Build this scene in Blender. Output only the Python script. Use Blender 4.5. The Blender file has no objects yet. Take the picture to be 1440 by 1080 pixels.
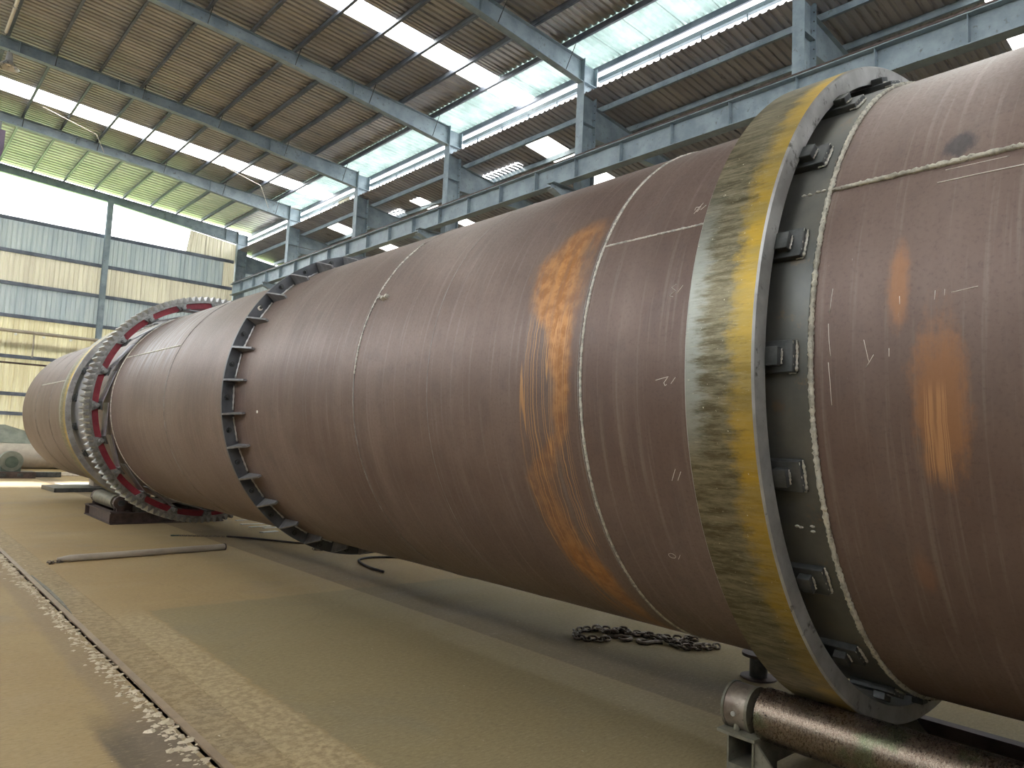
import bpy, math, random
from mathutils import Vector, Matrix
random.seed(7)
C = bpy.context.scene.collection
SC = bpy.context.scene
H = 1.56                      # eye height; every height below is metres above the floor
rad = math.radians
sin, cos, pi = math.sin, math.cos, math.pi

# ------------------------------------------------------------------ camera, sky, sun, exposure
def set_camera():
    ya, pt, ro = rad(41.394), rad(4.961), rad(2.489)
    fw = Vector((sin(ya)*cos(pt), cos(ya)*cos(pt), sin(pt)))
    rt = Vector((cos(ya), -sin(ya), 0)); up = rt.cross(fw)
    r2 = rt*cos(ro) + up*sin(ro); u2 = -rt*sin(ro) + up*cos(ro)
    cd = bpy.data.cameras.new('camera'); cd.sensor_width = 36; cd.lens = 1026.6/1440*36
    cd.clip_end = 500; cd.clip_start = .05
    co = bpy.data.objects.new('camera', cd); C.objects.link(co)
    m = Matrix((r2, u2, -fw)).transposed().to_4x4(); m.translation = Vector((0, 0, H))
    co.matrix_world = m; SC.camera = co
set_camera()
W = bpy.data.worlds.new('sky'); SC.world = W; W.use_nodes = True
bg = W.node_tree.nodes['Background']
bg.inputs[0].default_value = (.94, .97, 1, 1); bg.inputs[1].default_value = 1.0
sl = bpy.data.lights.new('sun', 'SUN'); sl.energy = 1.2; sl.angle = rad(2); sl.color = (1, .95, .86)
so = bpy.data.objects.new('sun', sl); C.objects.link(so)
so.rotation_euler = Vector((.22, -1.05, -.9)).to_track_quat('-Z', 'Y').to_euler()
SC.view_settings.view_transform = 'Standard'; SC.view_settings.look = 'None'
SC.view_settings.gamma = 1; SC.view_settings.use_curve_mapping = False
SC.view_settings.exposure = 3.55

# ------------------------------------------------------------------ helpers
class MB:
    """collects geometry for one mesh"""
    def __init__(s): s.v = []; s.f = []; s.m = []; s.sm = []
    def add(s, vs, fs, mi=0, smooth=False):
        o = len(s.v); s.v += [tuple(p) for p in vs]
        for f in fs: s.f.append(tuple(i+o for i in f)); s.m.append(mi); s.sm.append(smooth)
    def box(s, x0, x1, y0, y1, z0, z1, mi=0):
        vs = [(x, y, z) for z in (z0, z1) for y in (y0, y1) for x in (x0, x1)]
        s.add(vs, [(0,2,3,1), (4,5,7,6), (0,1,5,4), (2,6,7,3), (0,4,6,2), (1,3,7,5)], mi)
    def hexa(s, a, b, mi=0):
        """prism between two quads a and b (4 points each)"""
        s.add(list(a)+list(b), [(0,3,2,1), (4,5,6,7), (0,1,5,4), (1,2,6,5), (2,3,7,6), (3,0,4,7)], mi)
    def prism(s, pts, d, mi=0):
        """polygon pts (3D) extruded by vector d"""
        n = len(pts); d = Vector(d); vs = [Vector(p) for p in pts]; vs += [p+d for p in vs]
        s.add(vs, [tuple(range(n))[::-1], tuple(range(n, 2*n))] + [(i, (i+1) % n, n+(i+1) % n, n+i) for i in range(n)], mi)
    def cyl(s, a, b, r, n=16, r2=None, mi=0, cap=True, smooth=True):
        a = Vector(a); b = Vector(b); r2 = r if r2 is None else r2
        d = (b-a).normalized(); u = d.orthogonal().normalized(); w = d.cross(u)
        vs = [a + (u*cos(2*pi*i/n)+w*sin(2*pi*i/n))*r for i in range(n)] + [b + (u*cos(2*pi*i/n)+w*sin(2*pi*i/n))*r2 for i in range(n)]
        s.add(vs, [(i, (i+1) % n, n+(i+1) % n, n+i) for i in range(n)], mi, smooth)
        if cap: s.add(vs, [tuple(range(n))[::-1], tuple(range(n, 2*n))], mi)
    def tube(s, pts, r, n=8, mi=0, closed=False, rf=None):
        pts = [Vector(p) for p in pts]; k = len(pts); vs = []
        pu = None
        for i, p in enumerate(pts):
            if closed: d = pts[(i+1) % k]-pts[i-1]
            else: d = pts[min(i+1, k-1)]-pts[max(i-1, 0)]
            d.normalize()
            u = d.orthogonal() if pu is None else pu - d*pu.dot(d)
            u.normalize(); pu = u; w = d.cross(u); rr = r*(rf(i) if rf else 1)
            vs += [p+(u*cos(2*pi*j/n)+w*sin(2*pi*j/n))*rr for j in range(n)]
        fs = []
        for i in range(k if closed else k-1):
            for j in range(n):
                fs.append((i*n+j, i*n+(j+1) % n, ((i+1) % k)*n+(j+1) % n, ((i+1) % k)*n+j))
        if not closed: fs += [tuple(range(n))[::-1], tuple(range((k-1)*n, k*n))]
        s.add(vs, fs, mi, True)
    def revolve(s, prof, n=192, mi=None, closed=True, smooth=True):
        """profile [(y, r)] turned about the Y axis"""
        k = len(prof); vs = []
        for i in range(n):
            t = 2*pi*i/n
            for y, r in prof: vs.append((-r*cos(t), y, r*sin(t)))
        o = len(s.v); s.v += vs
        for i in range(n):
            for j in range(k if closed else k-1):
                a, b = j, (j+1) % k; i2 = (i+1) % n
                s.f.append((o+i*k+a, o+i2*k+a, o+i2*k+b, o+i*k+b)); s.m.append(mi[j] if mi else 0); s.sm.append(smooth)
    def build(s, name, mats, parent=None, loc=None, bevel=0, autosmooth=False):
        me = bpy.data.meshes.new(name); me.from_pydata(s.v, [], s.f)
        mats = mats if isinstance(mats, (list, tuple)) else [mats]
        for m in mats: me.materials.append(m)
        me.polygons.foreach_set('material_index', s.m); me.polygons.foreach_set('use_smooth', s.sm)
        me.update()
        o = bpy.data.objects.new(name, me); C.objects.link(o)
        if parent: o.parent = parent
        if loc: o.location = loc
        if bevel:
            b = o.modifiers.new('b', 'BEVEL'); b.width = bevel; b.segments = 2; b.limit_method = 'ANGLE'; b.angle_limit = rad(35)
        return o
def empty(name, loc=(0, 0, 0)):
    o = bpy.data.objects.new(name, None); C.objects.link(o); o.location = loc; o.empty_display_size = .1; return o
def tag(o, label=None, cat=None, group=None, kind=None):
    if label: o['label'] = label
    if cat: o['category'] = cat
    if group: o['group'] = group
    if kind: o['kind'] = kind
    return o
def dup(o, parent=None, loc=None, rot=None):
    c = o.copy(); C.objects.link(c)
    if parent: c.parent = parent
    if loc is not None: c.location = loc
    if rot is not None: c.rotation_euler = rot
    return c
def sharp(o, ang=35):
    me = o.data; me.update()
    try: me.set_sharp_from_angle(angle=rad(ang))
    except Exception: pass
    return o

# ------------------------------------------------------------------ node helpers
class N:
    """builds a node material; math expressions return sockets"""
    def __init__(s, name):
        s.mat = bpy.data.materials.new(name); s.mat.use_nodes = True; s.t = s.mat.node_tree
        s.b = s.t.nodes['Principled BSDF']; s.tc = s.t.nodes.new('ShaderNodeTexCoord')
    def lk(s, a, b): s.t.links.new(a, b)
    def put(s, sock, v):
        if isinstance(v, (int, float)): sock.default_value = v
        elif isinstance(v, (tuple, list)): sock.default_value = tuple(v) + ((1,) if len(v) == 3 and len(sock.default_value) == 4 else ())
        else: s.lk(v, sock)
    def m(s, op, a, b=0.0, c=0.0, clamp=False):
        n = s.t.nodes.new('ShaderNodeMath'); n.operation = op; n.use_clamp = clamp
        s.put(n.inputs[0], a); s.put(n.inputs[1], b)
        if op in ('MULTIPLY_ADD', 'SMOOTH_MIN', 'COMPARE'): s.put(n.inputs[2], c)
        return n.outputs[0]
    def sep(s, v):
        n = s.t.nodes.new('ShaderNodeSeparateXYZ'); s.lk(v, n.inputs[0]); return n.outputs
    def vec(s, x=0., y=0., z=0.):
        n = s.t.nodes.new('ShaderNodeCombineXYZ'); s.put(n.inputs[0], x); s.put(n.inputs[1], y); s.put(n.inputs[2], z); return n.outputs[0]
    def sc(s, v, k):
        n = s.t.nodes.new('ShaderNodeVectorMath'); n.operation = 'MULTIPLY'; s.lk(v, n.inputs[0]); n.inputs[1].default_value = k; return n.outputs[0]
    def noise(s, v, scale=5, det=4, rough=.55, dist=0, col=False):
        n = s.t.nodes.new('ShaderNodeTexNoise'); s.lk(v, n.inputs['Vector']); n.inputs['Scale'].default_value = scale
        n.inputs['Detail'].default_value = det; n.inputs['Roughness'].default_value = rough; n.inputs['Distortion'].default_value = dist
        return n.outputs['Color' if col else 'Fac']
    def ss(s, v, a, b):
        n = s.t.nodes.new('ShaderNodeMapRange'); n.interpolation_type = 'SMOOTHSTEP'; s.put(n.inputs[0], v)
        n.inputs[1].default_value = a; n.inputs[2].default_value = b; return n.outputs[0]
    def mr(s, v, a, b, c, d):
        n = s.t.nodes.new('ShaderNodeMapRange'); s.put(n.inputs[0], v)
        for i, q in enumerate((a, b, c, d)): n.inputs[i+1].default_value = q
        return n.outputs[0]
    def mix(s, f, a, b, mode='MIX'):
        n = s.t.nodes.new('ShaderNodeMix'); n.data_type = 'RGBA'; n.blend_type = mode; n.clamp_factor = True
        s.put(n.inputs[0], f); s.put(n.inputs[6], a); s.put(n.inputs[7], b); return n.outputs[2]
    def ramp(s, v, stops):
        n = s.t.nodes.new('ShaderNodeValToRGB'); s.put(n.inputs[0], v); e = n.color_ramp.elements
        while len(e) < len(stops): e.new(.5)
        for q, (p, c) in zip(e, stops): q.position = p; q.color = tuple(c)+(1,) if len(c) == 3 else c
        return n.outputs[0]
    def bump(s, h, st=.3, dist=.01):
        n = s.t.nodes.new('ShaderNodeBump'); s.put(n.inputs['Height'], h); n.inputs['Strength'].default_value = st
        n.inputs['Distance'].default_value = dist; s.lk(n.outputs[0], s.b.inputs['Normal'])
    def out(s, col=None, rough=None, metal=None, spec=None, trans=None):
        if col is not None: s.put(s.b.inputs['Base Color'], col)
        if rough is not None: s.put(s.b.inputs['Roughness'], rough)
        if metal is not None: s.put(s.b.inputs['Metallic'], metal)
        if spec is not None: s.put(s.b.inputs['Specular IOR Level'], spec)
        return s.mat
def simple(name, c1, c2, scale=4, rough=.5, metal=0, bump=.1, c3=None, stretch=(1, 1, 1), dist=.004, lo=.35, hi=.65):
    n = N(name); v = n.sc(n.tc.outputs['Object'], stretch)
    a = n.noise(v, scale, 6, .6); col = n.mix(n.ss(a, lo, hi), c1, c2)
    if c3: col = n.mix(n.ss(n.noise(v, scale*4.3, 5, .65), .58, .7), col, c3)
    if bump: n.bump(n.noise(v, scale*9, 5, .6), bump, dist)
    return n.out(col, n.mr(a, .3, .7, rough-.07, rough+.07), metal)
def translucent(name, c1, c2, scale, trans, stretch=(1, 1, 1)):
    """fibreglass or plastic sheet: part diffuse, part translucent"""
    n = N(name); v = n.sc(n.tc.outputs['Object'], stretch)
    col = n.mix(n.ss(n.noise(v, scale, 5, .6), .35, .65), c1, c2)
    n.out(col, .45, 0)
    tr = n.t.nodes.new('ShaderNodeBsdfTranslucent'); n.lk(col, tr.inputs[0])
    mx = n.t.nodes.new('ShaderNodeMixShader'); mx.inputs[0].default_value = trans
    n.lk(n.b.outputs[0], mx.inputs[1]); n.lk(tr.outputs[0], mx.inputs[2])
    n.lk(mx.outputs[0], n.t.nodes['Material Output'].inputs[0])
    return n.mat

# ------------------------------------------------------------------ materials
def axis_coords(n):
    x, y, z = n.sep(n.tc.outputs['Object'])
    th = n.m('MULTIPLY', n.m('ARCTAN2', z, n.m('MULTIPLY', x, -1)), 180/pi)      # degrees up from the side that faces -X
    return y, th
def mat_shell():
    n = N('mill_scale_steel'); y, th = axis_coords(n); P = n.tc.outputs['Object']
    v = n.vec(n.m('MULTIPLY', th, .026), y, 0)
    big = n.noise(n.sc(P, (1, .8, 1)), 1.1, 4, .55)
    bands = n.noise(n.sc(v, (.25, 1.6, 1)), 2.2, 5, .6)
    streak = n.noise(n.sc(v, (.7, 26, 1)), 1.3, 5, .65)
    fine = n.noise(n.sc(P, (1, 1, 1)), 70, 5, .7)
    patch = n.noise(n.sc(v, (1.5, 2.2, 1)), 2.6, 6, .62, .5)
    col = n.mix(n.ss(big, .35, .65), (.140, .092, .076), (.190, .134, .112))
    col = n.mix(n.m('MULTIPLY', n.ss(bands, .45, .72), .55), col, (.225, .165, .14))
    col = n.mix(n.m('MULTIPLY', n.ss(patch, .50, .66), .30), col, (.120, .090, .082))
    col = n.mix(n.m('MULTIPLY', n.ss(streak, .52, .68), .42), col, (.27, .220, .195))
    col = n.mix(n.m('MULTIPLY', n.ss(fine, .50, .70), .32), col, (.09, .062, .055))
    # rolled ridge lines around the plate
    ln = n.noise(n.vec(n.m('MULTIPLY', th, .004), n.m('MULTIPLY', y, 9), 0), 1.0, 3, .8)
    col = n.mix(n.m('MULTIPLY', n.ss(ln, .63, .68), .2), col, (.33, .27, .24))
    # burnished streaky belt of the far courses, light reflected on its top painted in
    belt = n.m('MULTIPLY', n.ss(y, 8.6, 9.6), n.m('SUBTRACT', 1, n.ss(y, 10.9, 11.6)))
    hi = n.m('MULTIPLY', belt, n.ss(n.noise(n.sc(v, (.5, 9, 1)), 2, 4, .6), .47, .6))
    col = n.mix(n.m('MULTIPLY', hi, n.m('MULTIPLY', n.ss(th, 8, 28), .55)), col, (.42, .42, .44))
    # large rust bloom with runs
    t = n.m('DIVIDE', n.m('ADD', th, 75), 120, clamp=True)
    def st(a): return (a+75)/120
    lut = n.ramp(t, [(st(-66), (.62, .25, .35)), (st(-58), (.64, .35, .6)), (st(-44), (.72, .55, .9)), (st(-33), (.80, .50, .55)), (st(-22), (.84, .50, .3)),
                     (st(-12), (.62, .25, .45)), (st(-3), (.60, .28, .8)), (st(8), (.64, .42, 1)), (st(13), (.71, .75, .9)), (st(24), (.74, .85, .95)), (st(31), (.66, .6, .7)), (st(35), (.60, .3, 0))])
    lr, lg, lb = n.sep(lut)
    yc = n.m('ADD', 2.0, lr); hw = n.m('MULTIPLY', lg, .24)
    wob = n.m('MULTIPLY', n.m('SUBTRACT', n.noise(n.sc(v, (1, 3.2, 1)), 3.2, 7, .72), .5), 1.5)
    d = n.m('ADD', n.m('DIVIDE', n.m('ABSOLUTE', n.m('SUBTRACT', y, yc)), hw), wob)
    rust = n.m('MULTIPLY', n.m('SUBTRACT', 1, n.ss(d, .35, 1.25)), lb)
    rust = n.m('MULTIPLY', rust, n.mr(n.noise(n.sc(v, (1.2, 14, 1)), 2, 6, .7), .3, .6, .55, 1.0))
    rc = n.mix(n.ss(n.noise(v, 14, 4, .6), .4, .6), (.37, .145, .028), (.55, .26, .075))
    col = n.mix(rust, col, rc)
    def drips(y0, y1, t0, t1, freq, seed, wd=.012):
        q = n.noise(n.vec(n.m('MULTIPLY', th, .011), n.m('ADD', n.m('MULTIPLY', y, freq), n.m('MULTIPLY', n.noise(n.vec(n.m('MULTIPLY', th, .22), 0, seed), 1, 3, .5), .35)), seed), 1.0, 1, .4)
        line = n.m('SUBTRACT', 1, n.ss(n.m('ABSOLUTE', n.m('SUBTRACT', q, .5)), wd*.5, wd*1.6))
        line2 = n.m('SUBTRACT', 1, n.ss(n.m('ABSOLUTE', n.m('SUBTRACT', q, .58)), wd*.5, wd*1.6))
        line3 = n.m('SUBTRACT', 1, n.ss(n.m('ABSOLUTE', n.m('SUBTRACT', q, .42)), wd*.5, wd*1.6))
        line = n.m('MAXIMUM', line, n.m('MAXIMUM', line2, line3))
        zone = n.m('MULTIPLY', n.m('MULTIPLY', n.ss(y, y0, y0+.03), n.m('SUBTRACT', 1, n.ss(y, y1-.03, y1))), n.m('MULTIPLY', n.ss(th, t0, t0+4), n.m('SUBTRACT', 1, n.ss(th, t1-3, t1))))
        return n.m('MULTIPLY', n.m('MULTIPLY', line, zone), .75)
    col = n.mix(drips(2.55, 2.93, -40, 13, 11, 5.3, .0075), col, (.56, .30, .12))
    col = n.mix(n.m('MULTIPLY', drips(2.58, 2.9, -72, -36, 24, 7.1, .02), .7), col, (.42, .18, .05))
    def blot(cy, ct, ry, rt, k, c, hard=(.5, 1.1)):
        dd = n.m('ADD', n.m('SQRT', n.m('ADD', n.m('POWER', n.m('ABSOLUTE', n.m('DIVIDE', n.m('SUBTRACT', y, cy), ry)), 2), n.m('POWER', n.m('ABSOLUTE', n.m('DIVIDE', n.m('SUBTRACT', th, ct), rt)), 2))),
                  n.m('MULTIPLY', n.m('SUBTRACT', n.noise(n.sc(v, (1, 2, 1)), 9, 6, .75), .5), 1.8))
        return n.mix(n.m('MULTIPLY', n.m('SUBTRACT', 1, n.ss(dd, *hard)), k), col, c)
    col = blot(.86, -7, .075, 9, .75, (.36, .17, .075), (.6, 1.5))
    col = blot(.99, 8.5, .03, 5, .7, (.36, .17, .075), (.5, 1.6))
    col = blot(.98, -31, .03, 3, .35, (.3, .14, .07), (.4, 1.6))
    col = blot(.849, 29.3, .05, 2.3, .75, (.035, .038, .045), (.6, 1.3))
    col = n.mix(n.m('MULTIPLY', drips(.80, .93, -19, -4, 34, 1.4, .02), 1.1), col, (.50, .27, .13))
    # dry white scuffs by the near seam
    sc_ = n.m('MULTIPLY', n.ss(n.noise(n.vec(n.m('MULTIPLY', th, .35), n.m('MULTIPLY', y, 46), 2), 1, 4, .75), .69, .73), n.m('MULTIPLY', n.m('SUBTRACT', 1, n.ss(y, 1.27, 1.28)), n.ss(y, .9, 1.2)))
    col = n.mix(n.m('MULTIPLY', sc_, .6), col, (.62, .55, .5))
    hgt = n.m('ADD', n.m('MULTIPLY', bands, 1.5), n.m('ADD', n.m('MULTIPLY', fine, .12), n.m('MULTIPLY', big, 2)))
    n.bump(hgt, .25, .012)
    return n.out(col, n.mr(fine, .3, .7, .40, .56), .35)
def mat_tyre(front, back):
    """turned steel riding ring: oiled yellow towards the front edge, olive behind with a painted grey sheen"""
    n = N('oiled_machined_steel'); y, th = axis_coords(n)
    v = n.vec(n.m('MULTIPLY', th, .026), y, 0)
    u = n.mr(y, front, back, 0, 1)
    edge = n.m('ADD', u, n.m('MULTIPLY', n.m('SUBTRACT', n.noise(n.sc(v, (4, 2, 1)), 4, 6, .75), .5), .75))
    st = n.noise(n.sc(v, (6, 1.0, 1)), 5, 6, .75)
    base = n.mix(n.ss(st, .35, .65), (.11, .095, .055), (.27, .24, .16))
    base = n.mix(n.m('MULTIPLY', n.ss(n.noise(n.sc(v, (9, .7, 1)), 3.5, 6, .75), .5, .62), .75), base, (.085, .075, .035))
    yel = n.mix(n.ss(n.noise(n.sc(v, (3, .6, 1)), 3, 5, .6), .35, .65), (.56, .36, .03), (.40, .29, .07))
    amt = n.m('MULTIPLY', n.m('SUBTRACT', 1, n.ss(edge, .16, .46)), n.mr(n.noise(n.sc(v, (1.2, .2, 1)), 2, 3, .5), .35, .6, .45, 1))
    amt = n.m('MULTIPLY', amt, n.mr(th, -30, 15, .62, 1))  # lower half darkened: less yellow where the ring is in shade
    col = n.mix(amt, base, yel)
    grey = n.m('MULTIPLY', n.ss(n.m('ADD', u, n.m('MULTIPLY', st, .9)), 1.05, 1.35), n.m('MULTIPLY', n.ss(th, -16, -8), n.m('SUBTRACT', 1, n.ss(th, 14, 30))))  # pale sheen of side light painted around mid-height, towards the back
    col = n.mix(n.m('MULTIPLY', grey, .8), col, (.34, .36, .33))
    col = n.mix(n.ss(n.noise(n.sc(v, (1, 1, 1)), 60, 3, .7), .68, .72), col, (.7, .66, .5))
    sr = n.noise(n.sc(v, (26, 2.2, 1)), 5, 5, .8)
    col = n.mix(n.m('MULTIPLY', n.ss(sr, .56, .68), .45), col, (.50, .46, .34)); col = n.mix(n.m('MULTIPLY', n.ss(sr, .44, .33), .45), col, (.05, .045, .03))
    n.bump(sr, .12, .003)
    return n.out(col, n.mr(st, .3, .7, .36, .55), .7)
M = {}
M['shell'] = mat_shell()
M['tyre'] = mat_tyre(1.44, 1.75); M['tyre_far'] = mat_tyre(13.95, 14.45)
M['tyre_side'] = simple('brushed_grey_steel', (.32, .31, .29), (.52, .52, .50), 3.5, .45, .6, .15, (.14, .135, .12), (1, 1, 1))
M['seat'] = simple('greenish_bare_steel', (.095, .10, .095), (.16, .155, .135), 2.2, .40, .5, .06, (.17, .135, .10))
M['weld'] = simple('weld_metal', (.38, .37, .33), (.68, .66, .58), 26, .5, .35, .8, (.16, .14, .12), lo=.4, hi=.55)
M['weld_cream'] = simple('dressed_weld', (.36, .34, .28), (.60, .575, .48), 22, .6, .15, .8, (.13, .11, .09), lo=.38, hi=.55)
M['weld_dull'] = simple('dull_weld', (.19, .16, .145), (.32, .30, .28), 8, .45, .4, .4)
M['dark_steel'] = simple('dark_steel', (.055, .06, .06), (.11, .115, .115), 9, .4, .5, .2)
M['flange'] = simple('blue_grey_steel', (.075, .083, .095), (.13, .135, .145), 5, .45, .4, .1)
M['gusset'] = simple('gusset_steel', (.16, .16, .17), (.27, .27, .28), 6, .45, .4, .1)
M['gear'] = simple('cut_gear_steel', (.20, .195, .185), (.34, .335, .325), 14, .4, .7, .2, (.15, .14, .13))
M['red'] = simple('red_primer', (.22, .012, .028), (.30, .030, .045), 5, .5, 0, .1, (.11, .02, .03))
M['lug'] = simple('lug_steel', (.17, .17, .165), (.36, .36, .35), 12, .4, .5, .2)
M['spring'] = simple('spring_plate_steel', (.22, .22, .24), (.38, .38, .41), 3, .38, .6, .05)
M['blue_steel'] = simple('grey_blue_painted_steel', (.195, .25, .285), (.285, .35, .385), 2.2, .5, 0, .05, (.15, .17, .17))
M['purlin'] = simple('galvanised_purlin', (.10, .115, .15), (.17, .19, .235), 2, .45, .2, .05)
M['roof'] = simple('zinc_roof_sheet', (.40, .39, .385), (.54, .52, .50), .9, .42, .25, 0, (.30, .285, .28), (.25, 1.6, 1))
M['roof_dark'] = simple('dull_aisle_roof_sheet', (.29, .28, .29), (.38, .365, .365), .9, .5, .15, 0, (.14, .13, .135), (.25, 1.6, 1))
M['roof_teal'] = translucent('clerestory_lit_teal_sheet', (.32, .42, .40), (.47, .57, .54), 1.6, .11)  # paler than the roof sheets: clerestory light put into the colour
M['roof_green'] = translucent('green_lit_sheet', (.36, .40, .28), (.46, .48, .35), .8, .03)  # metal roof sheet with green light from outside put into its colour
M['skylight'] = translucent('clear_skylight_sheet', (.93, .92, .86), (.97, .96, .92), 2, .8)
M['wall_sheet'] = simple('grey_wall_sheet', (.30, .31, .31), (.40, .41, .41), 1.2, .5, .1, 0)
M['clad_grey'] = translucent('grey_cladding_sheet', (.34, .39, .42), (.44, .48, .49), 1.2, .045, (3, 1, .3))
M['clad_tan'] = translucent('yellowed_fibreglass_cladding', (.46, .42, .34), (.58, .54, .44), 1.3, .07, (4, 1, .25))
M['clad_yellow'] = translucent('sunlit_yellow_cladding', (.54, .48, .32), (.66, .61, .43), 1.5, .065, (4, 1, .3))  # tan sheet made yellower: glow of light from behind put into the colour
M['clad_pale'] = translucent('pale_translucent_wall_sheet', (.60, .62, .62), (.70, .71, .70), 1.2, .075, (3, 1, .3))  # only for the added light band of the left wall
M['aisle_skylight'] = translucent('aged_skylight_sheet', (.90, .88, .80), (.95, .94, .88), 2, .42)
M['rust_dark'] = simple('rusty_dark_steel', (.060, .042, .038), (.12, .085, .075), 6, .6, .3, .3)
M['olive_steel'] = simple('dusty_painted_stand_steel', (.12, .115, .085), (.21, .195, .145), 9, .55, .2, .3, (.09, .07, .05))
M['pipe_tan'] = simple('dusty_pipe', (.38, .33, .27), (.48, .42, .34), 3, .5, .2, .2)
M['chain'] = simple('chain_steel', (.09, .072, .055), (.22, .18, .145), 20, .38, .6, .2)
M['chalk'] = simple('white_chalk', (.72, .66, .58), (.82, .78, .70), 40, .9, 0, 0)
M['rope'] = simple('dark_rubber_hose', (.02, .017, .016), (.045, .03, .028), 9, .5, 0, .1)
M['lamp'] = simple('aluminium_reflector', (.55, .56, .58), (.7, .7, .72), 4, .3, .7, 0)
M['purple'] = simple('purple_painted_steel', (.05, .035, .065), (.08, .05, .09), 5, .5, 0, .1)
M['green_paint'] = simple('dull_green_paint', (.06, .085, .065), (.10, .13, .10), 4, .6, 0, .2)
M['tarp'] = simple('grey_green_tarpaulin', (.17, .18, .15), (.26, .27, .22), 3, .8, 0, .4)
M['pale'] = simple('pale_timber', (.55, .47, .38), (.70, .62, .52), 8, .7, 0, .2)
M['bright_plate'] = simple('bright_cut_plate', (.50, .50, .49), (.72, .72, .70), 6, .35, .6, .05)
M['crumb'] = simple('concrete_crumb', (.50, .42, .29), (.68, .59, .44), 9, .9, 0, .4)
def mat_roller():
    n = N('pitted_roller_steel'); P = n.tc.outputs['Object']
    a = n.noise(n.sc(P, (1, 1.6, 1)), 75, 6, .75)
    col = n.mix(n.ss(a, .35, .6), (.115, .075, .055), (.21, .165, .125))
    col = n.mix(n.ss(n.noise(P, 5, 4, .6), .52, .66), col, (.12, .13, .075))
    sp = n.noise(P, 230, 4, .75); col = n.mix(n.m('MULTIPLY', n.ss(sp, .50, .66), .6), col, (.46, .42, .34))
    col = n.mix(n.ss(n.noise(n.sc(P, (1, 1, 1)), 38, 4, .7), .64, .68), col, (.012, .01, .01))
    n.bump(sp, .25, .003)
    return n.out(col, n.mr(a, .3, .7, .20, .36), .88)
M['roller'] = mat_roller()
def mat_floor(kind):
    n = N('dusty_concrete_'+kind); P = n.tc.outputs['Object']; x, y, z = n.sep(P)
    a = n.noise(P, .35, 5, .6); b = n.noise(n.sc(P, (.6, 1.4, 1)), 1.3, 6, .65, .6); c = n.noise(P, 9, 6, .7)
    col = n.mix(n.ss(a, .35, .65), (.335, .232, .105), (.375, .275, .140))
    col = n.mix(n.m('MULTIPLY', n.ss(b, .45, .7), .5), col, (.40, .30, .155))
    col = n.mix(n.m('MULTIPLY', n.ss(n.noise(P, .8, 6, .6, 1.0), .5, .72), .5), col, (.255, .215, .155))
    col = n.mix(n.m('MULTIPLY', n.ss(c, .52, .7), .18), col, (.20, .155, .11))
    if kind == 'main':
        # older greenish slab starts 7 m away and runs to the viewer, its pale rough margin beside the rail
        j = n.m('MULTIPLY', n.m('SUBTRACT', n.noise(P, 6, 4, .7), .5), .14)
        slab = n.m('MULTIPLY', n.ss(n.m('ADD', x, j), 1.98, 2.02), n.m('SUBTRACT', 1, n.ss(n.m('ADD', y, j), 6.9, 7.0)))
        col = n.mix(n.m('MULTIPLY', slab, .5), col, (.20, .185, .11))
        rim = n.m('MULTIPLY', n.m('SUBTRACT', 1, n.ss(n.m('ADD', x, j), 1.96, 2.0)), n.m('SUBTRACT', 1, n.ss(y, 6.4, 7.4)))
        col = n.mix(n.m('MULTIPLY', rim, .8), col, n.mix(n.ss(n.noise(P, 22, 5, .7), .4, .62), (.31, .235, .13), (.48, .38, .22)))
        # polished greenish lane along the shell
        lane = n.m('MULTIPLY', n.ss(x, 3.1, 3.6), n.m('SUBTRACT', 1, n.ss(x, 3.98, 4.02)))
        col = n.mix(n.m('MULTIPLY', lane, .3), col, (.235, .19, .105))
        under = n.m('MULTIPLY', n.ss(x, 4.0, 4.04), n.m('SUBTRACT', 1, n.ss(x, 4.4, 4.75)))  # kiln's shadow on the floor, painted into the slab colour
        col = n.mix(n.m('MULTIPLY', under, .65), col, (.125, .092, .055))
        # scattered pale flecks and dark specks
        col = n.mix(n.m('MULTIPLY', n.ss(n.noise(n.sc(P, (5, 2.2, 1)), 6, 2, .5), .74, .77), .6), col, (.6, .52, .4))
    if kind == 'left':
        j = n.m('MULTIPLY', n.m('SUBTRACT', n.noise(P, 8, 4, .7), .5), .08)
        dark_patch = n.m('MULTIPLY', n.ss(n.m('ADD', x, j), 1.00, 1.06), n.m('SUBTRACT', 1, n.ss(n.m('ADD', y, n.m('MULTIPLY', j, 5)), 4.05, 4.75)))  # darker straight-edged patch left of the rail, near the viewer
        col = n.mix(n.m('MULTIPLY', dark_patch, .8), col, (.085, .07, .055))
        edge = n.ss(n.m('ADD', x, j), 1.12, 1.2)
        col = n.mix(n.m('MULTIPLY', edge, .45), col, (.22, .165, .115))
    if kind == 'trench':
        col = n.mix(.55, col, n.mix(n.ss(n.noise(P, 16, 5, .7), .42, .6), (.215, .165, .095), (.42, .33, .20)))
    g = n.noise(n.sc(P, (1, 2.5, 1)), 24, 7, .75)
    col = n.mix(n.m('MULTIPLY', n.ss(g, .5, .66), .30), col, (.46, .37, .235)); col = n.mix(n.m('MULTIPLY', n.ss(g, .5, .36), .35), col, (.15, .115, .07))
    scr = n.noise(n.sc(P, (.7, 6, 1)), 3, 6, .8, .3); col = n.mix(n.m('MULTIPLY', n.ss(scr, .62, .70), .35), col, (.50, .41, .27))
    ck = n.t.nodes.new('ShaderNodeTexVoronoi'); ck.feature = 'DISTANCE_TO_EDGE'; ck.inputs['Scale'].default_value = .42
    wv = n.t.nodes.new('ShaderNodeVectorMath'); wv.operation = 'ADD'; n.lk(P, wv.inputs[0]); n.lk(n.sc(n.noise(P, 1.6, 5, .6, 0, True), (.5, .5, 0)), wv.inputs[1]); n.lk(wv.outputs[0], ck.inputs['Vector'])
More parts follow.
